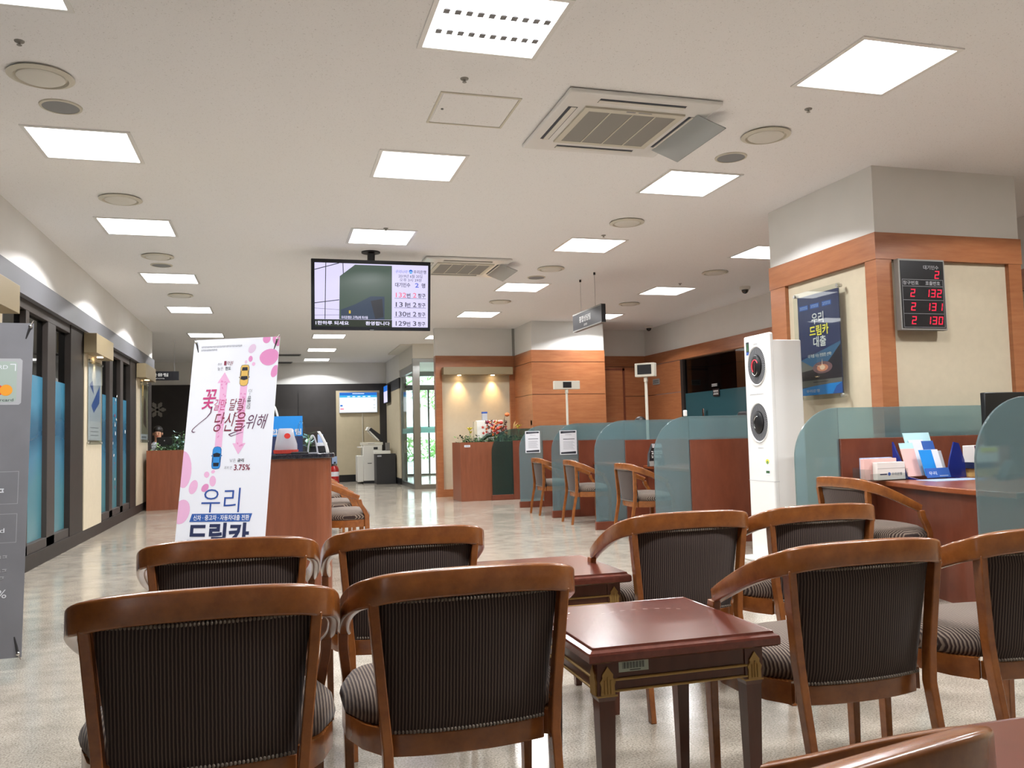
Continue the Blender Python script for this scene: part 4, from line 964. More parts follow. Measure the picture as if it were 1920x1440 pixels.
# ------------------------------------------------------------------ teller counter partitions and desks
def partition(y, x0, x1, label, ztop=1.215, rad=.36, wood_x=.37, base=True, th=.014, glass='teal_glass'):
    t = thing('counter_partition', label, 'partition', (0, y, 0), 0, 'frosted teller partitions'); zb = .09
    xw = x0 + wood_x
    arc = [(x0 + rad - rad * math.cos(a), ztop - rad + rad * math.sin(a)) for a in [PI / 2 * k / 14 for k in range(15)]]
    arc = [p_ for p_ in arc if p_[0] < xw]
    front = [(x0, zb)] + arc + [(xw, arc[-1][1] + (ztop - arc[-1][1]) * .9), (xw, zb)]
    MB().prism(front, -th / 2, th / 2, 'y').build('front_pane', glass, t, .002)
    MB().prism([(xw + .003, .99), (xw + .003, ztop), (x1, ztop), (x1, .99)], -th / 2, th / 2, 'y').build('top_pane', glass, t, .002)
    MB().box(xw, x1, -.022, .022, 0, .99).build('wood_panel', 'counter_wood', t, .002)
    if base: MB().box(x0 - .01, xw, -.022, .022, 0, .09).build('base_rail', 'counter_wood', t, .002)
    return t
PY = [(12.1, 3.53), (10.4, 3.47), (8.84, 3.455), (7.27, 3.44)]
partition(12.1, 3.53, 5.4, 'frosted teal partition carrying the farther white notice'); partition(10.4, 3.47, 5.6, 'frosted teal partition carrying the nearer white notice')
partition(8.84, 3.455, 5.6, 'frosted teal partition third along, behind the chair without a notice'); partition(7.27, 3.44, 5.6, 'frosted teal partition just left of the white floor air conditioner')
partition(5.2, 3.545, 6.6, 'frosted teal partition behind the near desk and in front of the column')
partition(3.6, 3.54, 6.6, 'dark teal partition rounded at the right edge of the picture', base=False)
partition(13.72, 3.52, 4.28, 'dark green glass end partition beside the planter box', ztop=1.19, rad=.4, glass='green_glass')
def desk(y0, y1, label, xa=3.98, xb=4.3, xr=4.8):
    t = thing('teller_desk', label, 'desk', (0, 0, 0), 0, 'teller desks'); n = 10; e = [];
    for k in range(n + 1): s = k / n; e.append((xa + (xb - xa) * (s ** 2) * .8, y0 + .024 + (y1 - y0 - .048) * s))
    MB().prism(e + [(xr, y1 - .024), (xr, y0 + .024)], .665, .70, 'z').build('worktop', 'desk_wood', t, .006)
    MB().prism([(x + .06, y) for x, y in e] + [(4.4, y1 - .024), (4.4, y0 + .024)], 0, .665, 'z').build('front_panel', 'counter_wood', t)
    return t
desk(3.6, 5.2, 'curved teller desk holding envelopes and blue leaflets', 3.82, 4.22, 5.3)
desk(7.27, 8.84, 'teller desk in the bay with a dark card stand', 3.95, 4.05); desk(8.84, 10.4, 'teller desk in the bay between the two notices and the third partition', 3.95, 4.05); desk(10.4, 12.1, 'teller desk in the farthest bay behind the nearer notice', 3.95, 4.05)
for y, x, w_, h_, l in ((12.085, 3.74, .23, .325, 'white notice sheet on the farther partition'), (10.385, 3.70, .235, .315, 'white notice sheet on the nearer partition')):
    t = thing('notice', l, 'notice', mtx=frame_mtx((x, y, .81), (1, 0, 0), (0, 0, 1)))
    MB().box(-w_ / 2, w_ / 2, 0, h_, -.001, .0).build('sheet', 'paper', t); f = Flat()
    f.poly([(-w_ * .44, h_ * .87), (w_ * .44, h_ * .90), (w_ * .44, h_ * .97), (-w_ * .44, h_ * .97)], 'ink'); f.poly([(-w_ * .44, h_ * .03), (w_ * .44, h_ * .03), (w_ * .44, h_ * .13), (-w_ * .44, h_ * .10)], 'ink')
    f.rect(-w_ * .3, h_ * .625, w_ * .38, h_ * .65, 'ink')
    for k in range(8): f.rect(-w_ * .3, h_ * (.22 + k * .045), w_ * (.36 - .05 * (k % 3)), h_ * (.232 + k * .045), 'ink_grey')
    f.build('print', None, t); f = Flat(); f.z = .001; f.strokes(-w_ * .18, h_ * .80, w_ * .2, h_ * .83, 'ink_grey', 7); f.strokes(-w_ * .3, h_ * .91, w_ * .3, h_ * .935, 'ink_grey', 10); f.build('lettering', None, t)
t = thing('card_stand', 'dark card stand with white text on the third bay desk', 'sign', mtx=frame_mtx((4.08, 8.5, .703), (.92, .39, 0), (0, .2, 1)))
MB().prism([(-.16, 0), (.1, 0), (.1, .22), (.06, .26), (-.04, .25), (-.12, .14)], -.03, 0, 'z').build('stand', 'sign_black', t); f = Flat(); f.strokes(-.09, .13, .09, .165, 'sign_text', 5); f.strokes(-.1, .09, .06, .115, 'sign_text', 5); f.rect(-.06, .2, .1, .245, 'light_grey_print'); f.rect(-.15, .0, -.02, .055, 'grille_grey'); f.build('lettering', None, t)
tag(MB().box(3.76, 3.80, 7.262, 7.278, 1.215, 1.275).build('clip_tag', 'white_plastic', None, .008), 'little white tag clipped on top of the partition left of the air conditioner', 'tag')
# pole displays
def pole_display(x, y, h, rz, label, w_, hh, d, zb=.70):
    t = thing('pole_display', label, 'display', (x, y, 0), rz, 'white pole displays')
    MB().tube([(0, 0, zb), (0, 0, h)], .018, 12).build('pole', 'offwhite', t, smooth=50); MB().tube([(0, 0, h - .06), (0, 0, h)], .026, 12).build('collar', 'offwhite', t, smooth=50)
    MB().lathe([(.001, zb), (.07, zb), (.07, zb + .012), (.001, zb + .012)], 16).build('base_plate', 'offwhite', t)
    MB().box(-w_ / 2, w_ / 2, -d / 2, d / 2, h, h + hh).build('housing', 'offwhite', t, .006); s = .33 if w_ > .28 else .72
    MB().box(-w_ / 2 * s, w_ / 2 * s, -d / 2 - .003, -d / 2, h + hh * .18, h + hh * .88).build('screen', 'sign_black', t)
    return t
pole_display(4.38, 12.3, 1.77, 0, 'wide white pole display in front of the wood panelled block', .42, .13, .07, 0)
pole_display(4.45, 9.56, 1.76, -.75, 'angled white pole display beyond the third partition', .25, .17, .1)
# near desk items (set on the curved desk)
t = thing('envelope_tray', 'clear tray of white and pink envelopes on the near desk', 'envelope tray', (4.05, 4.95, .70), .06)
m = MB(); m.box(-.16, .16, -.09, -.085, 0, .05); m.box(-.16, .16, .08, .085, 0, .09); m.box(-.16, -.155, -.09, .085, 0, .08); m.box(.155, .16, -.09, .085, 0, .08); m.box(-.16, .16, -.09, .085, 0, .004); m.build('tray', 'acrylic_clear', t)
MB().box(-.09, .15, -.075, -.03, .005, .125).build('white_envelopes', 'paper_warm', t, .002)
MB().box(-.15, .13, -.02, .02, .005, .15).build('pink_envelopes', 'pastel_pink', t, .002); MB().box(-.12, .14, .03, .06, .005, .155).build('blue_envelopes', 'grey_blue', t, .002)
f = Flat(); f.text('우리은행', .03, .035, .12, .055, 'navy'); f.ell(.01, .045, .012, .012, 0, 'royal'); f.rect(-.07, .04, -.01, .048, 'navy'); f.rect(-.09, .083, .15, .085, 'light_grey_print'); o = f.build('print', None, t); o.matrix_local = frame_mtx((0, -.0755, 0), (1, 0, 0), (0, 0, 1))
t = thing('leaflet_holder', 'blue acrylic holder full of blue and white leaflets on the near desk', 'leaflet holder', (4.42, 4.9, .70), .08)
MB().prism([(-.10, 0), (.14, 0), (.14, .26), (.02, .02)], .17, .185, 'x').build('side', 'acrylic_blue', t); MB().prism([(-.10, 0), (.14, 0), (.14, .26), (.02, .02)], -.185, -.17, 'x').build('side', 'acrylic_blue', t)
MB().box(-.17, .17, -.1, .14, 0, .006).build('base', 'acrylic_clear', t); MB().prism([(.13, 0), (.31, 0), (.30, .12), (.255, .24), (.21, .25), (.16, .12)], -.03, -.02, 'y').build('side_panel', 'acrylic_blue', t)
def leaf(x0, x1, y, z0, z1, mat, nm='leaflet'):
    return MB().prism([(y, z0), (y + .008, z0), (y + .008 + (z1 - z0) * .3, z1), (y + (z1 - z0) * .3, z1)], x0, x1, 'x').build(nm, mat, t)
leaf(-.07, .17, .06, .02, .32, 'pastel_teal'); leaf(-.05, .08, .045, .02, .27, 'paper'); leaf(.06, .165, .04, .02, .26, 'royal'); leaf(-.16, -.04, .03, .02, .25, 'pastel_teal'); leaf(-.18, -.06, .01, .02, .21, 'pastel_pink')
leaf(.0, .12, -.02, .02, .2, 'paper'); leaf(.10, .16, -.01, .02, .19, 'light_grey_print'); leaf(-.08, .03, -.05, .02, .2, 'sky_blue'); leaf(-.11, .1, -.09, .01, .075, 'royal')
f = Flat(); f.text('우리', -.09, .03, -.02, .055, 'paper'); f.rect(.0, .02, .08, .026, 'grey_blue'); o = f.build('print', None, t); o.matrix_local = frame_mtx((0, -.092, .0), (1, 0, 0), (0, .28, 1))
tag(MB().box(4.2, 4.62, 4.6, 4.78, .70, .703).build('paper_sheet', 'grey_blue'), 'flat pale blue sheet lying in front of the leaflet holder', 'paper')
t = thing('document_box', 'white and yellow box behind the stapler on the near desk', 'box', (4.86, 4.9, .70), .05)
MB().box(-.1, .12, -.05, .05, .1, .22).build('carton', 'paper_warm', t, .003); MB().box(-.1, .12, -.06, .05, 0, .06).build('tray', 'tan_leaf', t); MB().box(-.12, .05, -.07, .04, .06, .1).build('pad', 'navy', t)
f = Flat(); f.rect(-.05, .17, .11, .205, 'yellow_print'); f.rect(-.02, .165, .09, .178, 'tan_leaf', .0009); f.poly([(-.1, .22), (-.04, .22), (-.09, .18)], 'plum'); o = f.build('print', None, t); o.matrix_local = frame_mtx((0, -.0505, 0), (1, 0, 0), (0, 0, 1))
t = thing('stapler', 'black heavy stapler on the near desk by the right partition', 'stapler', (4.68, 4.5, .70), .5)
MB().box(-.13, .11, -.03, .03, 0, .025).build('base', 'soft_black', t, .006); MB().prism([(-.11, .03), (.11, .03), (.12, .075), (.06, .13), (0, .1), (-.1, .06)], -.028, .028, 'y').build('lever', 'soft_black', t, .008)
t = thing('monitor', 'black monitor back above the right partition', 'monitor', (4.935, 4.62, .70), 0)
MB().box(-.3, .3, -.02, .02, .22, .585).build('panel', 'black', t, .006); MB().box(-.04, .04, .02, .06, .02, .35).build('neck', 'black', t, .004); MB().box(-.13, .13, -.06, .12, 0, .02).build('base', 'black', t, .004)

# hanging sign
t = thing('hanging_sign', 'dark grey hanging sign with white Korean lettering above the teller bays', 'sign', mtx=frame_mtx((3.82, 9.9, 2.42), (0, -1, 0), (0, 0, 1)))
MB().box(-.5, .5, 0, .215, -.05, 0).build('board', 'sign_dark', t); m = MB(); m.box(-.5, .5, .205, .222, -.055, .004); m.box(-.5, .5, -.008, .006, -.055, .004); m.build('rails', 'grille_grey', t); MB().box(.5, .512, 0, .215, -.052, .002).build('end_cap', 'sign_black', t)
f = Flat(); f.z = .001; f.text('종합상담팀', -.26, .085, .14, .165, 'sign_text', bold=.01); f.strokes(-.1, .03, .02, .055, 'sign_text', 4); f.build('lettering', None, t)
for x in (-.25, .25): m = MB(); m.tube([(x, .215, -.025), (x, CEIL - 2.42, -.025)], .002, 6); m.lathe([(.001, 0), (.014, 0), (.014, -.02), (.001, -.02)], 10, (0, 0, 0)) if False else None; m.build('wire', 'mid_grey', t); MB().tube([(x, CEIL - 2.42 - .03, -.025), (x, CEIL - 2.42, -.025)], .014, 8).build('hook', 'charcoal', t)
t = thing('hanging_sign', 'black hanging sign with white Korean lettering beyond the left wall end', 'sign', mtx=frame_mtx((-2.0, 17.0, 2.28), (1, 0, 0), (0, 0, 1)))
MB().box(-.5, .28, 0, .17, -.04, 0).build('board', 'sign_black', t); f = Flat(); f.text('개인금융팀', -.4, .07, .09, .135, 'sign_text', bold=.01); f.strokes(-.2, .025, .03, .042, 'sign_text', 7); f.build('lettering', None, t)
for x in (-.4, .2): MB().tube([(x, .17, -.02), (x, CEIL - 2.28, -.02)], .002, 6).build('wire', 'mid_grey', t)

# ------------------------------------------------------------------ planter counter at the alcove
t = thing('planter_box', 'red brown wooden planter box below the lit cream alcove', 'planter', (0, 0, 0))
m = MB(); m.box(2.99, 4.3, 13.75, 13.77, 0, .98); m.box(2.99, 4.3, 14.38, 14.4, 0, .98); m.box(2.99, 3.01, 13.77, 14.38, 0, .98); m.box(4.28, 4.3, 13.77, 14.38, 0, .98); m.build('box', 'red_wood', t); MB().box(3.01, 4.28, 13.77, 14.38, .3, .93).build('soil', 'dry_brown', t)
f = Flat(); f.rect(0, 0, .1, .035, 'paper'); f.rect(.012, .012, .088, .024, 'ink_grey', .0009); o = f.build('name_plate', None, t); o.matrix_local = frame_mtx((3.06, 13.749, .90), (1, 0, 0), (0, 0, 1))
def foliage(name, label, x0, x1, y0, y1, z, n, h, seed, mats=('leaf', 'leaf_light', 'leaf_dark')):
    rn = random.Random(seed); m = MB()
    for k in range(n):
        p_ = Vector((rn.uniform(x0, x1), rn.uniform(y0, y1), z + rn.random() ** 1.5 * h)); a = rn.random() * 2 * PI; L = rn.uniform(.04, .08); d = Vector((math.cos(a), math.sin(a), rn.uniform(-.2, .8))).normalized(); s = d.cross(Vector((0, 0, 1))).normalized() * L * .28
        m.face([p_, p_ + d * L * .5 + s, p_ + d * L, p_ + d * L * .5 - s], mats[k % len(mats)])
    for k in range(n // 8): x, y = rn.uniform(x0, x1), rn.uniform(y0, y1); m.tube([(x, y, z - .03), (x + rn.uniform(-.03, .03), y, z + h * .8)], .003, 5, mats[0])
    return tag(m.build(name, None), label, 'plants', kind='stuff')
foliage('ground_cover_plants', 'low leafy green plants filling the planter box by the alcove', 3.03, 4.25, 13.79, 14.35, .95, 700, .13, 5)
def flower(name, label, cat, loc, build):
    t = thing(name, label, cat, loc); build(t); return t
def lily(t):
    m = MB(); m.tube([(0, 0, 0), (.01, 0, .12), (-.01, -.01, .22)], .004, 6); m.build('stem', 'leaf_light', t); m = MB()
    for k in range(7): a = k * 2 * PI / 7; c, s = math.cos(a), math.sin(a); m.face([(-.01, -.01, .2), (c * .03 - s * .018, s * .03 + c * .018, .245), (c * .08, s * .08, .265), (c * .03 + s * .018, s * .03 - c * .018, .245)])
    for k in range(5): a = k * 2 * PI / 5; c, s = math.cos(a), math.sin(a); m.face([(.02, 0, .15), (.02 + c * .02 - s * .014, s * .02 + c * .014, .19), (.02 + c * .05, s * .05, .2), (.02 + c * .02 + s * .014, s * .02 - c * .014, .19)])
    m.build('petals', 'yellow_petal', t)
    m = MB()
    for a in (0.2, 2.5, 4): c, s = math.cos(a), math.sin(a); m.face([(0, 0, .02), (c * .1 - s * .015, s * .1 + c * .015, .08), (c * .18, s * .18, .04), (c * .1 + s * .015, s * .1 - c * .015, .08)])
    m.build('leaves', 'leaf', t)
flower('yellow_lily', 'yellow artificial lily at the left end of the planter box', 'flower', (3.2, 13.95, .97), lily)
flower('yellow_lily', 'small yellow flower behind the dark green glass partition', 'flower', (4.1, 14.1, 1.0), lily)
def arrangement(t):
    rn = random.Random(11); m = MB(); m.tube([(-.28, .02, .02), (-.15, 0, .12), (.05, .02, .13), (.2, 0, .2)], [.03, .035, .025, .02], 8); m.build('driftwood', 'leaf_dark', t, smooth=60)
    m = MB()
    for k in range(46):
        p_ = Vector((rn.uniform(-.16, .22), rn.uniform(-.06, .08), rn.uniform(.12, .36))); a = rn.random() * 2 * PI; r = rn.uniform(.025, .05)
        m.face([p_ + Vector((math.cos(a + q * 2 * PI / 10) * (r if q % 2 else r * .45), .01 * (q % 3), math.sin(a + q * 2 * PI / 10) * (r if q % 2 else r * .45))) for q in range(10)], ('red_petal', 'orange_petal', 'wine', 'dry_brown')[k % 4])
    m.build('maple_leaves', None, t)
    m = MB(); m.tube([(.14, 0, .15), (.15, 0, .4), (.17, 0, .46)], .005, 6, 'dry_brown'); m.blob((.2, -.01, .47), .045, .04, .035, mat='orange_petal'); m.blob((.08, -.05, .33), .035, .035, .03, mat='red_petal'); m.blob((.02, -.05, .23), .03, .03, .03, mat='red_petal'); m.build('lotus_pods', None, t, smooth=60)
    m = MB()
    for a in (.4, .8, 1.2): m.face([(.3, 0, .22), (.3 + .08 * math.cos(a) - .01, 0, .22 + .1 * math.sin(a)), (.3 + .16 * math.cos(a), 0, .22 + .16 * math.sin(a)), (.3 + .08 * math.cos(a) + .012, 0, .22 + .1 * math.sin(a))])
    m.face([(-.06, 0, .3), (.0, 0, .36), (.05, 0, .4), (.01, 0, .33)]); m.build('dry_leaves', 'tan_leaf', t)
    m = MB()
    for k in range(5): x = -.1 + k * .07; m.tube([(x, .03, 0), (x + .02, .02, .22)], .004, 5)
    m.build('stems', 'dry_brown', t)
flower('autumn_arrangement', 'red and orange autumn leaf arrangement on the planter box', 'flower arrangement', (3.68, 14.0, .97), arrangement)
t = thing('donation_box', 'white box with red maple stickers behind the autumn arrangement', 'box', (3.6, 14.2, .93))
MB().box(-.22, .24, -.06, .06, 0, .42).build('box', 'white_paint', t, .008); MB().box(-.27, -.22, -.05, .05, 0, .4).build('side_board', 'cream', t); f = Flat()
for x, y in ((-.12, .3), (-.11, .2), (-.05, .27), (-.05, .13)): f.poly([(x + (.035 if q % 2 else .014) * math.cos(q * PI / 6), y + (.035 if q % 2 else .014) * math.sin(q * PI / 6)) for q in range(12)], 'red_petal' if x < -.06 else 'orange_petal')
f.rect(.12, .33, .2, .4, 'light_grey_print'); o = f.build('maple_stickers', None, t); o.matrix_local = frame_mtx((0, -.061, 0), (1, 0, 0), (0, 0, 1))
t = thing('bottle', 'clear bottle with blue cap standing on the white maple box', 'bottle', (3.53, 14.2, 1.35)); MB().box(-.045, .045, -.03, .03, 0, .12).build('body', 'light_grey_print', t, .006); MB().box(-.047, .047, -.032, .032, .12, .15).build('cap', 'title_blue', t, .004)
tag(MB().box(4.33, 4.34, 14.0, 14.08, 1.25, 1.33).build('wall_socket', 'soft_black'), 'small black wall box on the wood panelling above the planter', 'socket')

# ------------------------------------------------------------------ left planter and the clerk behind it
t = thing('planter_box', 'red brown planter counter half hidden behind the white banner', 'planter')
m = MB(); m.box(-2.0, .35, 14.87, 14.9, 0, .975); m.box(-2.0, .35, 15.4, 15.43, 0, .975); m.box(.32, .35, 14.9, 15.4, 0, .975); m.box(-2.0, -1.97, 14.9, 15.4, 0, .975); m.build('box', 'red_wood', t); MB().box(-1.97, .32, 14.9, 15.4, .3, .93).build('soil', 'dry_brown', t)
foliage('planter_greenery', 'dark green leafy plants along the far left planter counter', -1.95, .3, 14.92, 15.38, .95, 900, .12, 8)
foliage('tall_planter_greenery', 'taller pale leaved plant at the banner edge of the left planter', -1.62, -1.35, 14.95, 15.3, 1.0, 130, .28, 9, ('leaf', 'leaf_light', 'pastel_teal'))
MBm = thing('monitor', 'black monitor back behind the left planter greenery', 'monitor', (-1.72, 15.9, .72)); MB().box(-.25, .25, -.02, .02, .1, .48).build('panel', 'black', MBm, .005); MB().box(-.12, .12, -.08, .08, 0, .02).build('base', 'black', MBm); MB().box(-.03, .03, 0, .03, .02, .2).build('neck', 'black', MBm)
t = thing('office_desk', 'dark office desk behind the left planter counter', 'desk', (-1.7, 16.1, 0)); MB().box(-.3, 1.6, -.35, .35, .69, .72).build('worktop', 'charcoal', t); MB().box(-.28, -.24, -.33, .33, 0, .69).build('side_panel', 'charcoal', t); MB().box(1.54, 1.58, -.33, .33, 0, .69).build('side_panel', 'charcoal', t)
m = MB(); rn = random.Random(4)
for k in range(10): m.blob((-1.95 + rn.random() * .5, 15.875, 1.0 + rn.random() * .15), .01, .004, .01, 6, 4)
o = m.build('stickers', 'paper'); tag(o, 'tiny white specks on the monitor behind the left planter', 'sticker')  # small white specks scattered over the monitor panel
def person(label, loc, rz, shirt, hairlong):
    """seated figure: one skinned body, hair and clothing as children"""
    t = thing('person', label, 'person', loc, rz)
    J = {'pelvis': (0, 0, .52, .13, .10), 'waist': (0, .01, .70, .12, .09), 'chest': (0, 0, .88, .15, .10), 'neck0': (0, .0, 1.02, .06, .055), 'neck': (0, -.01, 1.08, .05, .05), 'head': (0, -.02, 1.16, .068, .075), 'crown': (0, -.01, 1.25, .066, .075)}
    E = [('pelvis', 'waist'), ('waist', 'chest'), ('chest', 'neck0'), ('neck0', 'neck'), ('neck', 'head'), ('head', 'crown')]
    for s, n in ((-1, 'l'), (1, 'r')):
        J[n + 'sh'] = (s * .18, 0, .97, .055, .055); J[n + 'el'] = (s * .22, -.1, .74, .042, .042); J[n + 'wr'] = (s * .13, -.32, .76, .028, .028); J[n + 'ha'] = (s * .09, -.40, .76, .03, .018)
        J[n + 'hip'] = (s * .09, -.05, .50, .08, .08); J[n + 'kn'] = (s * .11, -.42, .50, .06, .06); J[n + 'an'] = (s * .11, -.44, .09, .042, .042); J[n + 'to'] = (s * .12, -.58, .04, .035, .03)
        E += [('chest', n + 'sh'), (n + 'sh', n + 'el'), (n + 'el', n + 'wr'), (n + 'wr', n + 'ha'), ('pelvis', n + 'hip'), (n + 'hip', n + 'kn'), (n + 'kn', n + 'an'), (n + 'an', n + 'to')]
        for q, (dx, ln) in enumerate(((-.028, .05), (-.01, .075), (.008, .08), (.026, .07), (.045, .035))):
            k = f'{n}f{q}'; J[k] = (s * (.09 + dx), -.42 - ln, .755, .009, .008); E.append((n + 'ha', k))
    bm = bmesh.new(); sk = bm.verts.layers.skin.verify(); V = {}
    for k, (x, y, z, a, b) in J.items(): v = bm.verts.new((x, y, z)); v[sk].radius = (a, b); V[k] = v
    V['pelvis'][sk].use_root = True
    for a, b in E: bm.edges.new((V[a], V[b]))
    me = bpy.data.meshes.new('body'); bm.to_mesh(me); bm.free(); me.materials.append(MAT['skin'])
    o = bpy.data.objects.new('body', me); COL.objects.link(o); o.parent = t
    md = o.modifiers.new('skin', 'SKIN'); md.use_smooth_shade = True; md = o.modifiers.new('sub', 'SUBSURF'); md.levels = 1; md.render_levels = 2
    m = MB(); m.lathe([(.14, .45), (.145, .55), (.135, .70), (.165, .86), (.15, .96), (.07, 1.04), (.066, 1.04)], 20, sy=.78); m.build('shirt', shirt, t, smooth=60)
    for s in (-1, 1): MB().tube([(s * .15, 0, .97), (s * .20, -.02, .92), (s * .225, -.1, .73), (s * .13, -.31, .765)], [.06, .066, .055, .04], 12).build('sleeve', shirt, t, smooth=60); MB().tube([(s * .08, .02, .5), (s * .11, -.43, .51), (s * .11, -.45, .1)], [.1, .075, .06], 12).build('trouser_leg', 'suit', t, smooth=60)
    h = MB(); h.blob((0, .012, 1.235), .083, .094, .082, 16, 10); 
    if hairlong: h.blob((0, .045, 1.12), .08, .05, .11, 14, 8)
    h.build('hair', 'hair', t, smooth=60)
    fm = MB()
    for s in (-1, 1): fm.blob((s * .028, -.093, 1.185), .009, .005, .005, 8, 6, 'hair'); fm.blob((s * .028, -.093, 1.2), .015, .004, .003, 8, 5, 'hair'); fm.blob((s * .075, -.005, 1.17), .01, .016, .026, 8, 6, 'skin')
    fm.blob((0, -.105, 1.16), .011, .016, .02, 8, 6, 'skin'); fm.blob((0, -.092, 1.128), .022, .006, .006, 8, 6, 'red_petal'); fm.build('face', None, t, smooth=60)
    return t
pr = person('dark haired clerk glimpsed between the left wall end and the planter plants', (-2.13, 17.35, 0), 0, 'shirt', False); pr.scale = (1.09,) * 3
def swivel(label, loc, rz):
    t = thing('office_chair', label, 'office chair', loc, rz)
    m = MB(); rings = []
    for k in range(9): a = k / 8; wd = .2 * (1 - max(0, a - .6) ** 2 * 3.0); rings.append([(-wd, -.02 - a * .05, .55 + a * .78), (wd, -.02 - a * .05, .55 + a * .78), (wd, .03 - a * .05, .55 + a * .78), (-wd, .03 - a * .05, .55 + a * .78)])
    m.sweep(rings).build('backrest', 'soft_black', t, .02); MB().box(-.23, .23, -.02, .42, .42, .5).build('seat', 'soft_black', t, .03); MB().tube([(0, .2, .08), (0, .2, .42)], .03, 10).build('column', 'charcoal', t)
    for k in range(5): a = k * 2 * PI / 5; MB().tube([(0, .2, .1), (.27 * math.cos(a), .2 + .27 * math.sin(a), .05)], .018, 8).build('leg', 'charcoal', t); 
person('dark haired teller whose head top shows over the partition with the nearer notice', (5.33, 11.72, 0), -PI / 2, 'suit', True)
swivel('black office chair top showing over the partition left of the air conditioner', (6.2, 10.3, 0), PI / 2)

# ------------------------------------------------------------------ reception counter
t = thing('reception_counter', 'red brown reception counter with dark stone top behind the white banner', 'counter')
def rr(x0, x1, y0, y1, r): return [(x0, y0), (x1 - r, y0)] + [(x1 - r + r * math.sin(a), y0 + r - r * math.cos(a)) for a in [PI / 2 * k / 8 for k in range(1, 9)]] + [(x1, y1), (x0, y1)]
MB().prism(rr(-.36, .405, 6.19, 7.1, .14), 0, .945, 'z').build('body', 'red_wood', t); MB().prism(rr(-.39, .43, 6.165, 7.12, .15), .945, .98, 'z').build('stone_top', 'granite', t, .006)
t = thing('desk_sign', 'blue standing sign with white lettering on the reception counter', 'sign', mtx=frame_mtx((.05, 6.5, .98), (1, 0, 0), (0, .06, 1)))
MB().box(-.17, .16, .0, .28, -.012, 0).build('board', 'sky_blue', t); f = Flat(); f.rect(-.17, 0, .16, .13, 'navy'); f.text('종합상담팀', -.13, .14, .15, .185, 'sign_text', bold=.015, z=.0012); f.strokes(-.04, .06, .06, .08, 'sign_text', 5, .0012); f.build('lettering', None, t)
def arch(name, label, loc, w_, h_, r, mat, cat, rz=0, lean=0):
    t = thing(name, label, cat, loc, rz); MB().tube([(w_ / 2 * math.cos(a) * (1 - .25 * math.sin(a)), lean * math.sin(a), h_ * math.sin(a)) for a in [PI * k / 16 for k in range(17)]], r, 8).build('loop', mat, t, smooth=60); MB().box(-w_ / 2 - .01, w_ / 2 + .01, -.03, .03, 0, .006).build('base', mat, t)
arch('leaflet_arch', 'clear plastic arch stand on the reception counter', (.275, 6.36, .98), .07, .13, .006, 'tissue', 'stand')
arch('acrylic_a_frame', 'tall clear acrylic frame beside the blue sign', (.195, 6.42, .98), .08, .24, .005, 'acrylic_clear', 'stand')
t = thing('plastic_bag', 'crumpled translucent plastic bag with red print on the reception counter', 'bag', (.085, 6.33, .98))
m = MB(); rn = random.Random(5); rings = []
for a, z in ((.075, 0), (.085, .02), (.078, .07), (.066, .13), (.05, .18), (.042, .185)): rings.append([(a * math.cos(2 * PI * k / 14) * (1 + rn.uniform(-.08, .08)), .55 * a * math.sin(2 * PI * k / 14) * (1 + rn.uniform(-.1, .1)), z) for k in range(14)])
m.sweep(rings).build('bag', 'tissue', t, smooth=70); MB().lathe([(.086, .004), (.089, .03)], 20, sy=.6).build('red_print', 'red_petal', t); f = Flat(); f.ell(0, .13, .022, .02, 0, 'mc_red'); o = f.build('red_mark', None, t); o.matrix_local = frame_mtx((.01, -.045, 0), (1, 0, 0), (0, 0, 1))
t = thing('desk_microphone', 'curved white strip stand leaning over the reception counter end', 'stand', (.385, 6.4, .98))
m = MB(); rings = []
for k in range(9): s = k / 8; x, z = -.065 * s ** 1.6, .16 * s; rings.append([(x - .011, -.012, z), (x + .011, -.012, z), (x + .011, .012, z), (x - .011, .012, z)])
m.sweep(rings).build('strip', 'white_plastic', t, .003)
arch('reading_glasses_stand', 'tall white curved arm at the banner side of the reception counter', (.0, 6.6, .98), .12, .36, .008, 'white_paint', 'stand', 0, .02)
t = thing('calculator_tray', 'black flat tray at the front of the reception counter', 'tray', (.18, 6.28, .98)); MB().box(-.06, .06, -.05, .05, 0, .012).build('tray', 'soft_black', t, .003); MB().box(-.05, .02, -.04, .04, .012, .014).build('pad', 'charcoal', t)
t = thing('pen_box', 'black desk box with white note pad on the reception counter', 'box', (.32, 6.65, .98)); MB().box(-.06, .07, -.04, .04, 0, .05).build('box', 'soft_black', t, .003); MB().box(-.0, .075, -.042, .03, .05, .075).build('note_pad', 'paper', t)
tag(MB().blob((.022, 6.33, .995), .022, .02, .016, 10, 6).build('red_ink_pad', 'fire_red', None, smooth=60), 'small red ink pad on the reception counter beside the banner', 'ink pad')
foliage('counter_sprig', 'pale green sprig beside the blue sign on the reception counter', .24, .27, 6.56, 6.62, 1.02, 26, .12, 12, ('leaf_light', 'pastel_teal'))
tag(MB().box(.335, .375, 6.8, 6.83, .981, 1.12).build('blue_leaflet', 'grey_blue'), 'standing pale blue leaflet at the rear of the reception counter', 'leaflet')

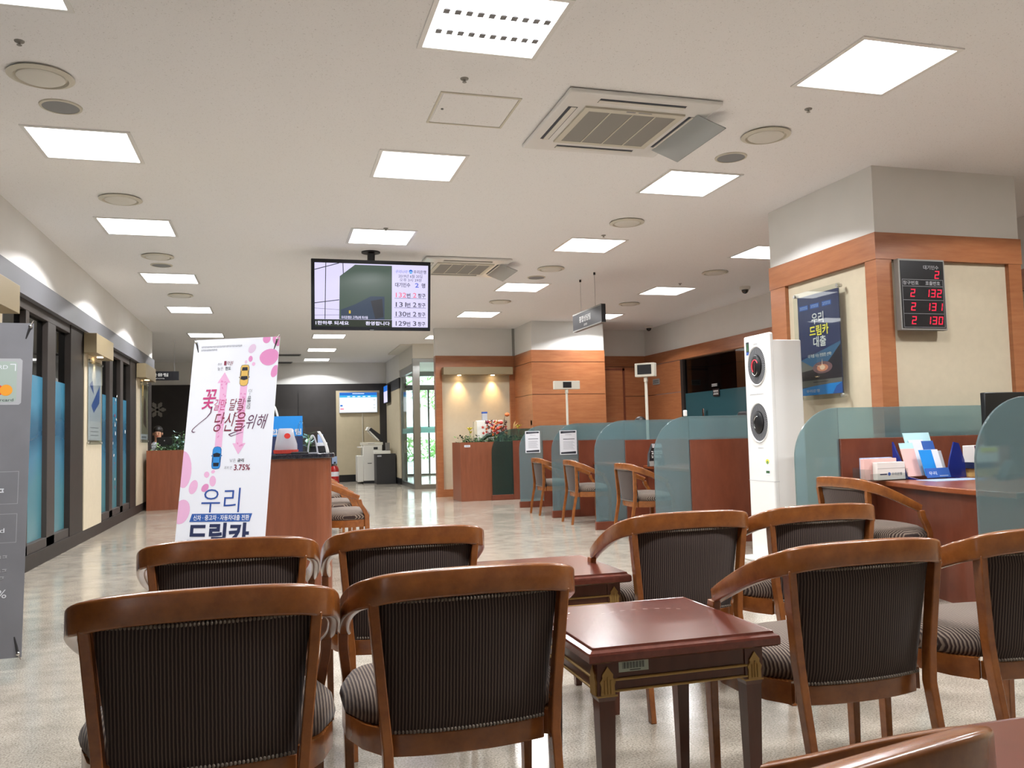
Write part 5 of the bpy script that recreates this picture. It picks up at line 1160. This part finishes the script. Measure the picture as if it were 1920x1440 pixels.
# ------------------------------------------------------------------ far end: screens, copier, cabinet, extinguisher
t = thing('wall_screen', 'bright wall screen with blue header on the far cream panel', 'screen', mtx=frame_mtx((2.11, BY - .06, 1.76), (1, 0, 0), (0, 0, 1)))
MB().box(-.49, .49, 0, .54, 0, .05).build('casing', 'light_grey_print', t, .004); f = Flat(); f.z = .052
f.rect(-.475, .02, .475, .525, 'screen_white'); f.rect(-.475, .4, .475, .525, 'screen_cyan', .053); f.rect(-.475, .455, .475, .525, 'screen_blue', .0535); f.rect(-.46, .17, -.40, .21, 'screen_blue', .053); f.rect(-.46, .09, -.37, .12, 'screen_pink', .053)
for x in (-.28, -.15, -.02, .11, .24): f.rect(x, .415, x + .07, .435, 'screen_white', .054)
for y in (.33, .2, .12): f.rect(.38, y, .44, y + .008, 'screen_text', .053)
f.rect(-.15, .49, .15, .505, 'screen_white', .054); f.build('picture', None, t); MB().box(.095, .11, -1.2, 0, .0, .012).build('cable_duct', 'offwhite', t)
t = thing('wall_screen', 'narrow side-on screen on the wall before the entrance doors', 'screen', mtx=frame_mtx((2.82, 21.45, 1.98), (0, -1, 0), (0, 0, 1)))
MB().box(-.38, .38, 0, .46, 0, .07).build('casing', 'soft_black', t, .004); f = Flat(); f.z = .0712; f.rect(-.36, .02, .36, .44, 'screen_lav'); f.rect(-.36, .3, .36, .44, 'screen_blue', .072); f.build('picture', None, t)
t = thing('copier', 'white office copier with raised document tray by the far wall', 'copier', (2.31, 21.15, 0))
MB().box(-.2, .26, -.3, .3, .06, .95).build('body', 'white_paint', t, .01); MB().box(-.34, -.2, -.26, .26, .04, .68).build('paper_tower', 'white_paint', t, .01); MB().box(-.3, -.2, -.15, .25, .87, .9).build('output_tray', 'white_paint', t)
MB().box(-.22, .28, -.31, .31, .93, 1.0).build('scanner', 'offwhite', t, .008)
m = MB(); m.prism([(-.05, 1.30), (.0, 1.36), (.26, 1.16), (.3, 1.02), (.22, 1.04)], -.25, .25, 'y'); m.build('raised_lid', 'soft_black', t); MB().prism([(-.1, 1.30), (-.06, 1.38), (.02, 1.36), (.0, 1.28)], -.2, .2, 'y').build('lid_handle', 'white_paint', t); MB().prism([(-.03, 1.285), (.2, 1.05), (.18, 1.03), (-.05, 1.265)], -.25, .25, 'y').build('lid_edge', 'white_paint', t)
m = MB(); m.box(.05, .15, -.305, -.3, .82, .88); m.box(-.1, .0, -.305, -.3, .48, .495); m.box(.16, .2, -.305, -.3, .38, .42); m.box(-.2, .26, -.29, .29, .0, .06); m.build('dark_details', 'soft_black', t); f = Flat(); f.strokes(-.08, .957, .08, .978, 'ink_grey', 6); o = f.build('lettering', None, t); o.matrix_local = frame_mtx((0, -.3115, 0), (1, 0, 0), (0, 0, 1))
t = thing('cabinet', 'dark brown cabinet with white tray beside the copier', 'cabinet', (2.59, 20.45, 0)); MB().box(-.24, .22, -.25, .25, 0, .72).build('body', 'charcoal', t, .004); MB().box(-.26, .1, -.26, .25, .72, .79).build('paper_tray', 'white_paint', t, .006); MB().box(-.22, -.12, -.252, -.25, .65, .69).build('name_plate', 'light_grey_print', t); MB().box(.01, .1, -.1, .0, .79, .98).build('pen_cup', 'poster_grey', t)
t = thing('fire_extinguisher', 'red fire extinguisher on the floor at the end of the reception counter', 'fire extinguisher', (1.42, 20.9, 0))
MB().lathe([(.001, .03), (.1, .03), (.105, .06), (.105, .36), (.08, .43), (.035, .46), (.001, .46)], 20).build('cylinder', 'fire_red', t, smooth=50); MB().lathe([(.106, .2), (.106, .31)], 20).build('label_band', 'paper', t); MB().lathe([(.001, .46), (.03, .46), (.03, .52), (.001, .52)], 12).build('valve', 'chrome', t); MB().box(-.02, .02, -.1, .02, .52, .55).build('handle', 'soft_black', t); MB().lathe([(.09, 0), (.11, 0), (.11, .03), (.09, .03)], 20).build('base_ring', 'soft_black', t); MB().box(-.06, .06, -.03, .03, .5, .68).build('tag_card', 'grey_blue', t)
f = Flat()
for k in range(6): a = k * PI / 3; f.line([(0, 0), (.2 * math.cos(a), .2 * math.sin(a))], .05, 'grille_grey'); f.ell(.13 * math.cos(a), .13 * math.sin(a), .05, .05, 0, 'grille_grey', .001)
o = f.build('snowflake_sticker', None); o.matrix_world = frame_mtx((-2.72, BY - .022, 1.92), (1, 0, 0), (0, 0, 1)); tag(o, 'grey snowflake sticker on the dark far wall beyond the left wall end', 'sticker')
# small wall signs behind the tellers
def plate(name, label, o_, right, w_, h_, mat, rows, tm):
    t = thing(name, label, 'sign', mtx=frame_mtx(o_, right, (0, 0, 1))); MB().box(-w_ / 2, w_ / 2, 0, h_, 0, .012).build('plate', mat, t); f = Flat(); f.z = .0126
    for n_, y0, y1 in rows: f.strokes(-w_ * .4, h_ * y0, w_ * .4, h_ * y1, tm, n_)
    f.build('lettering', None, t)
plate('wall_sign', 'small grey sign on the wood wall right of the angled pole display', (6.985, 14.54, 1.97), (0, -1, 0), .28, .11, 'grille_grey', [(5, .25, .75)], 'ink')
plate('wall_sign', 'small grey sign beside the recess door at the wood panelled block', (5.98, HY - .032, 1.98), (1, 0, 0), .2, .11, 'grille_grey', [(5, .25, .75)], 'ink')
plate('door_sign', 'black and white lettering sign on the dark office glazing', (7.01, 12.36, 1.64), (0, -1, 0), .2, .12, 'sign_black', [(5, .2, .8)], 'sign_text')
plate('door_sign', 'upper white lettering sign on the dark office glazing', (7.01, 12.4, 1.8), (0, -1, 0), .2, .05, 'charcoal', [(5, .1, .9)], 'sign_text')
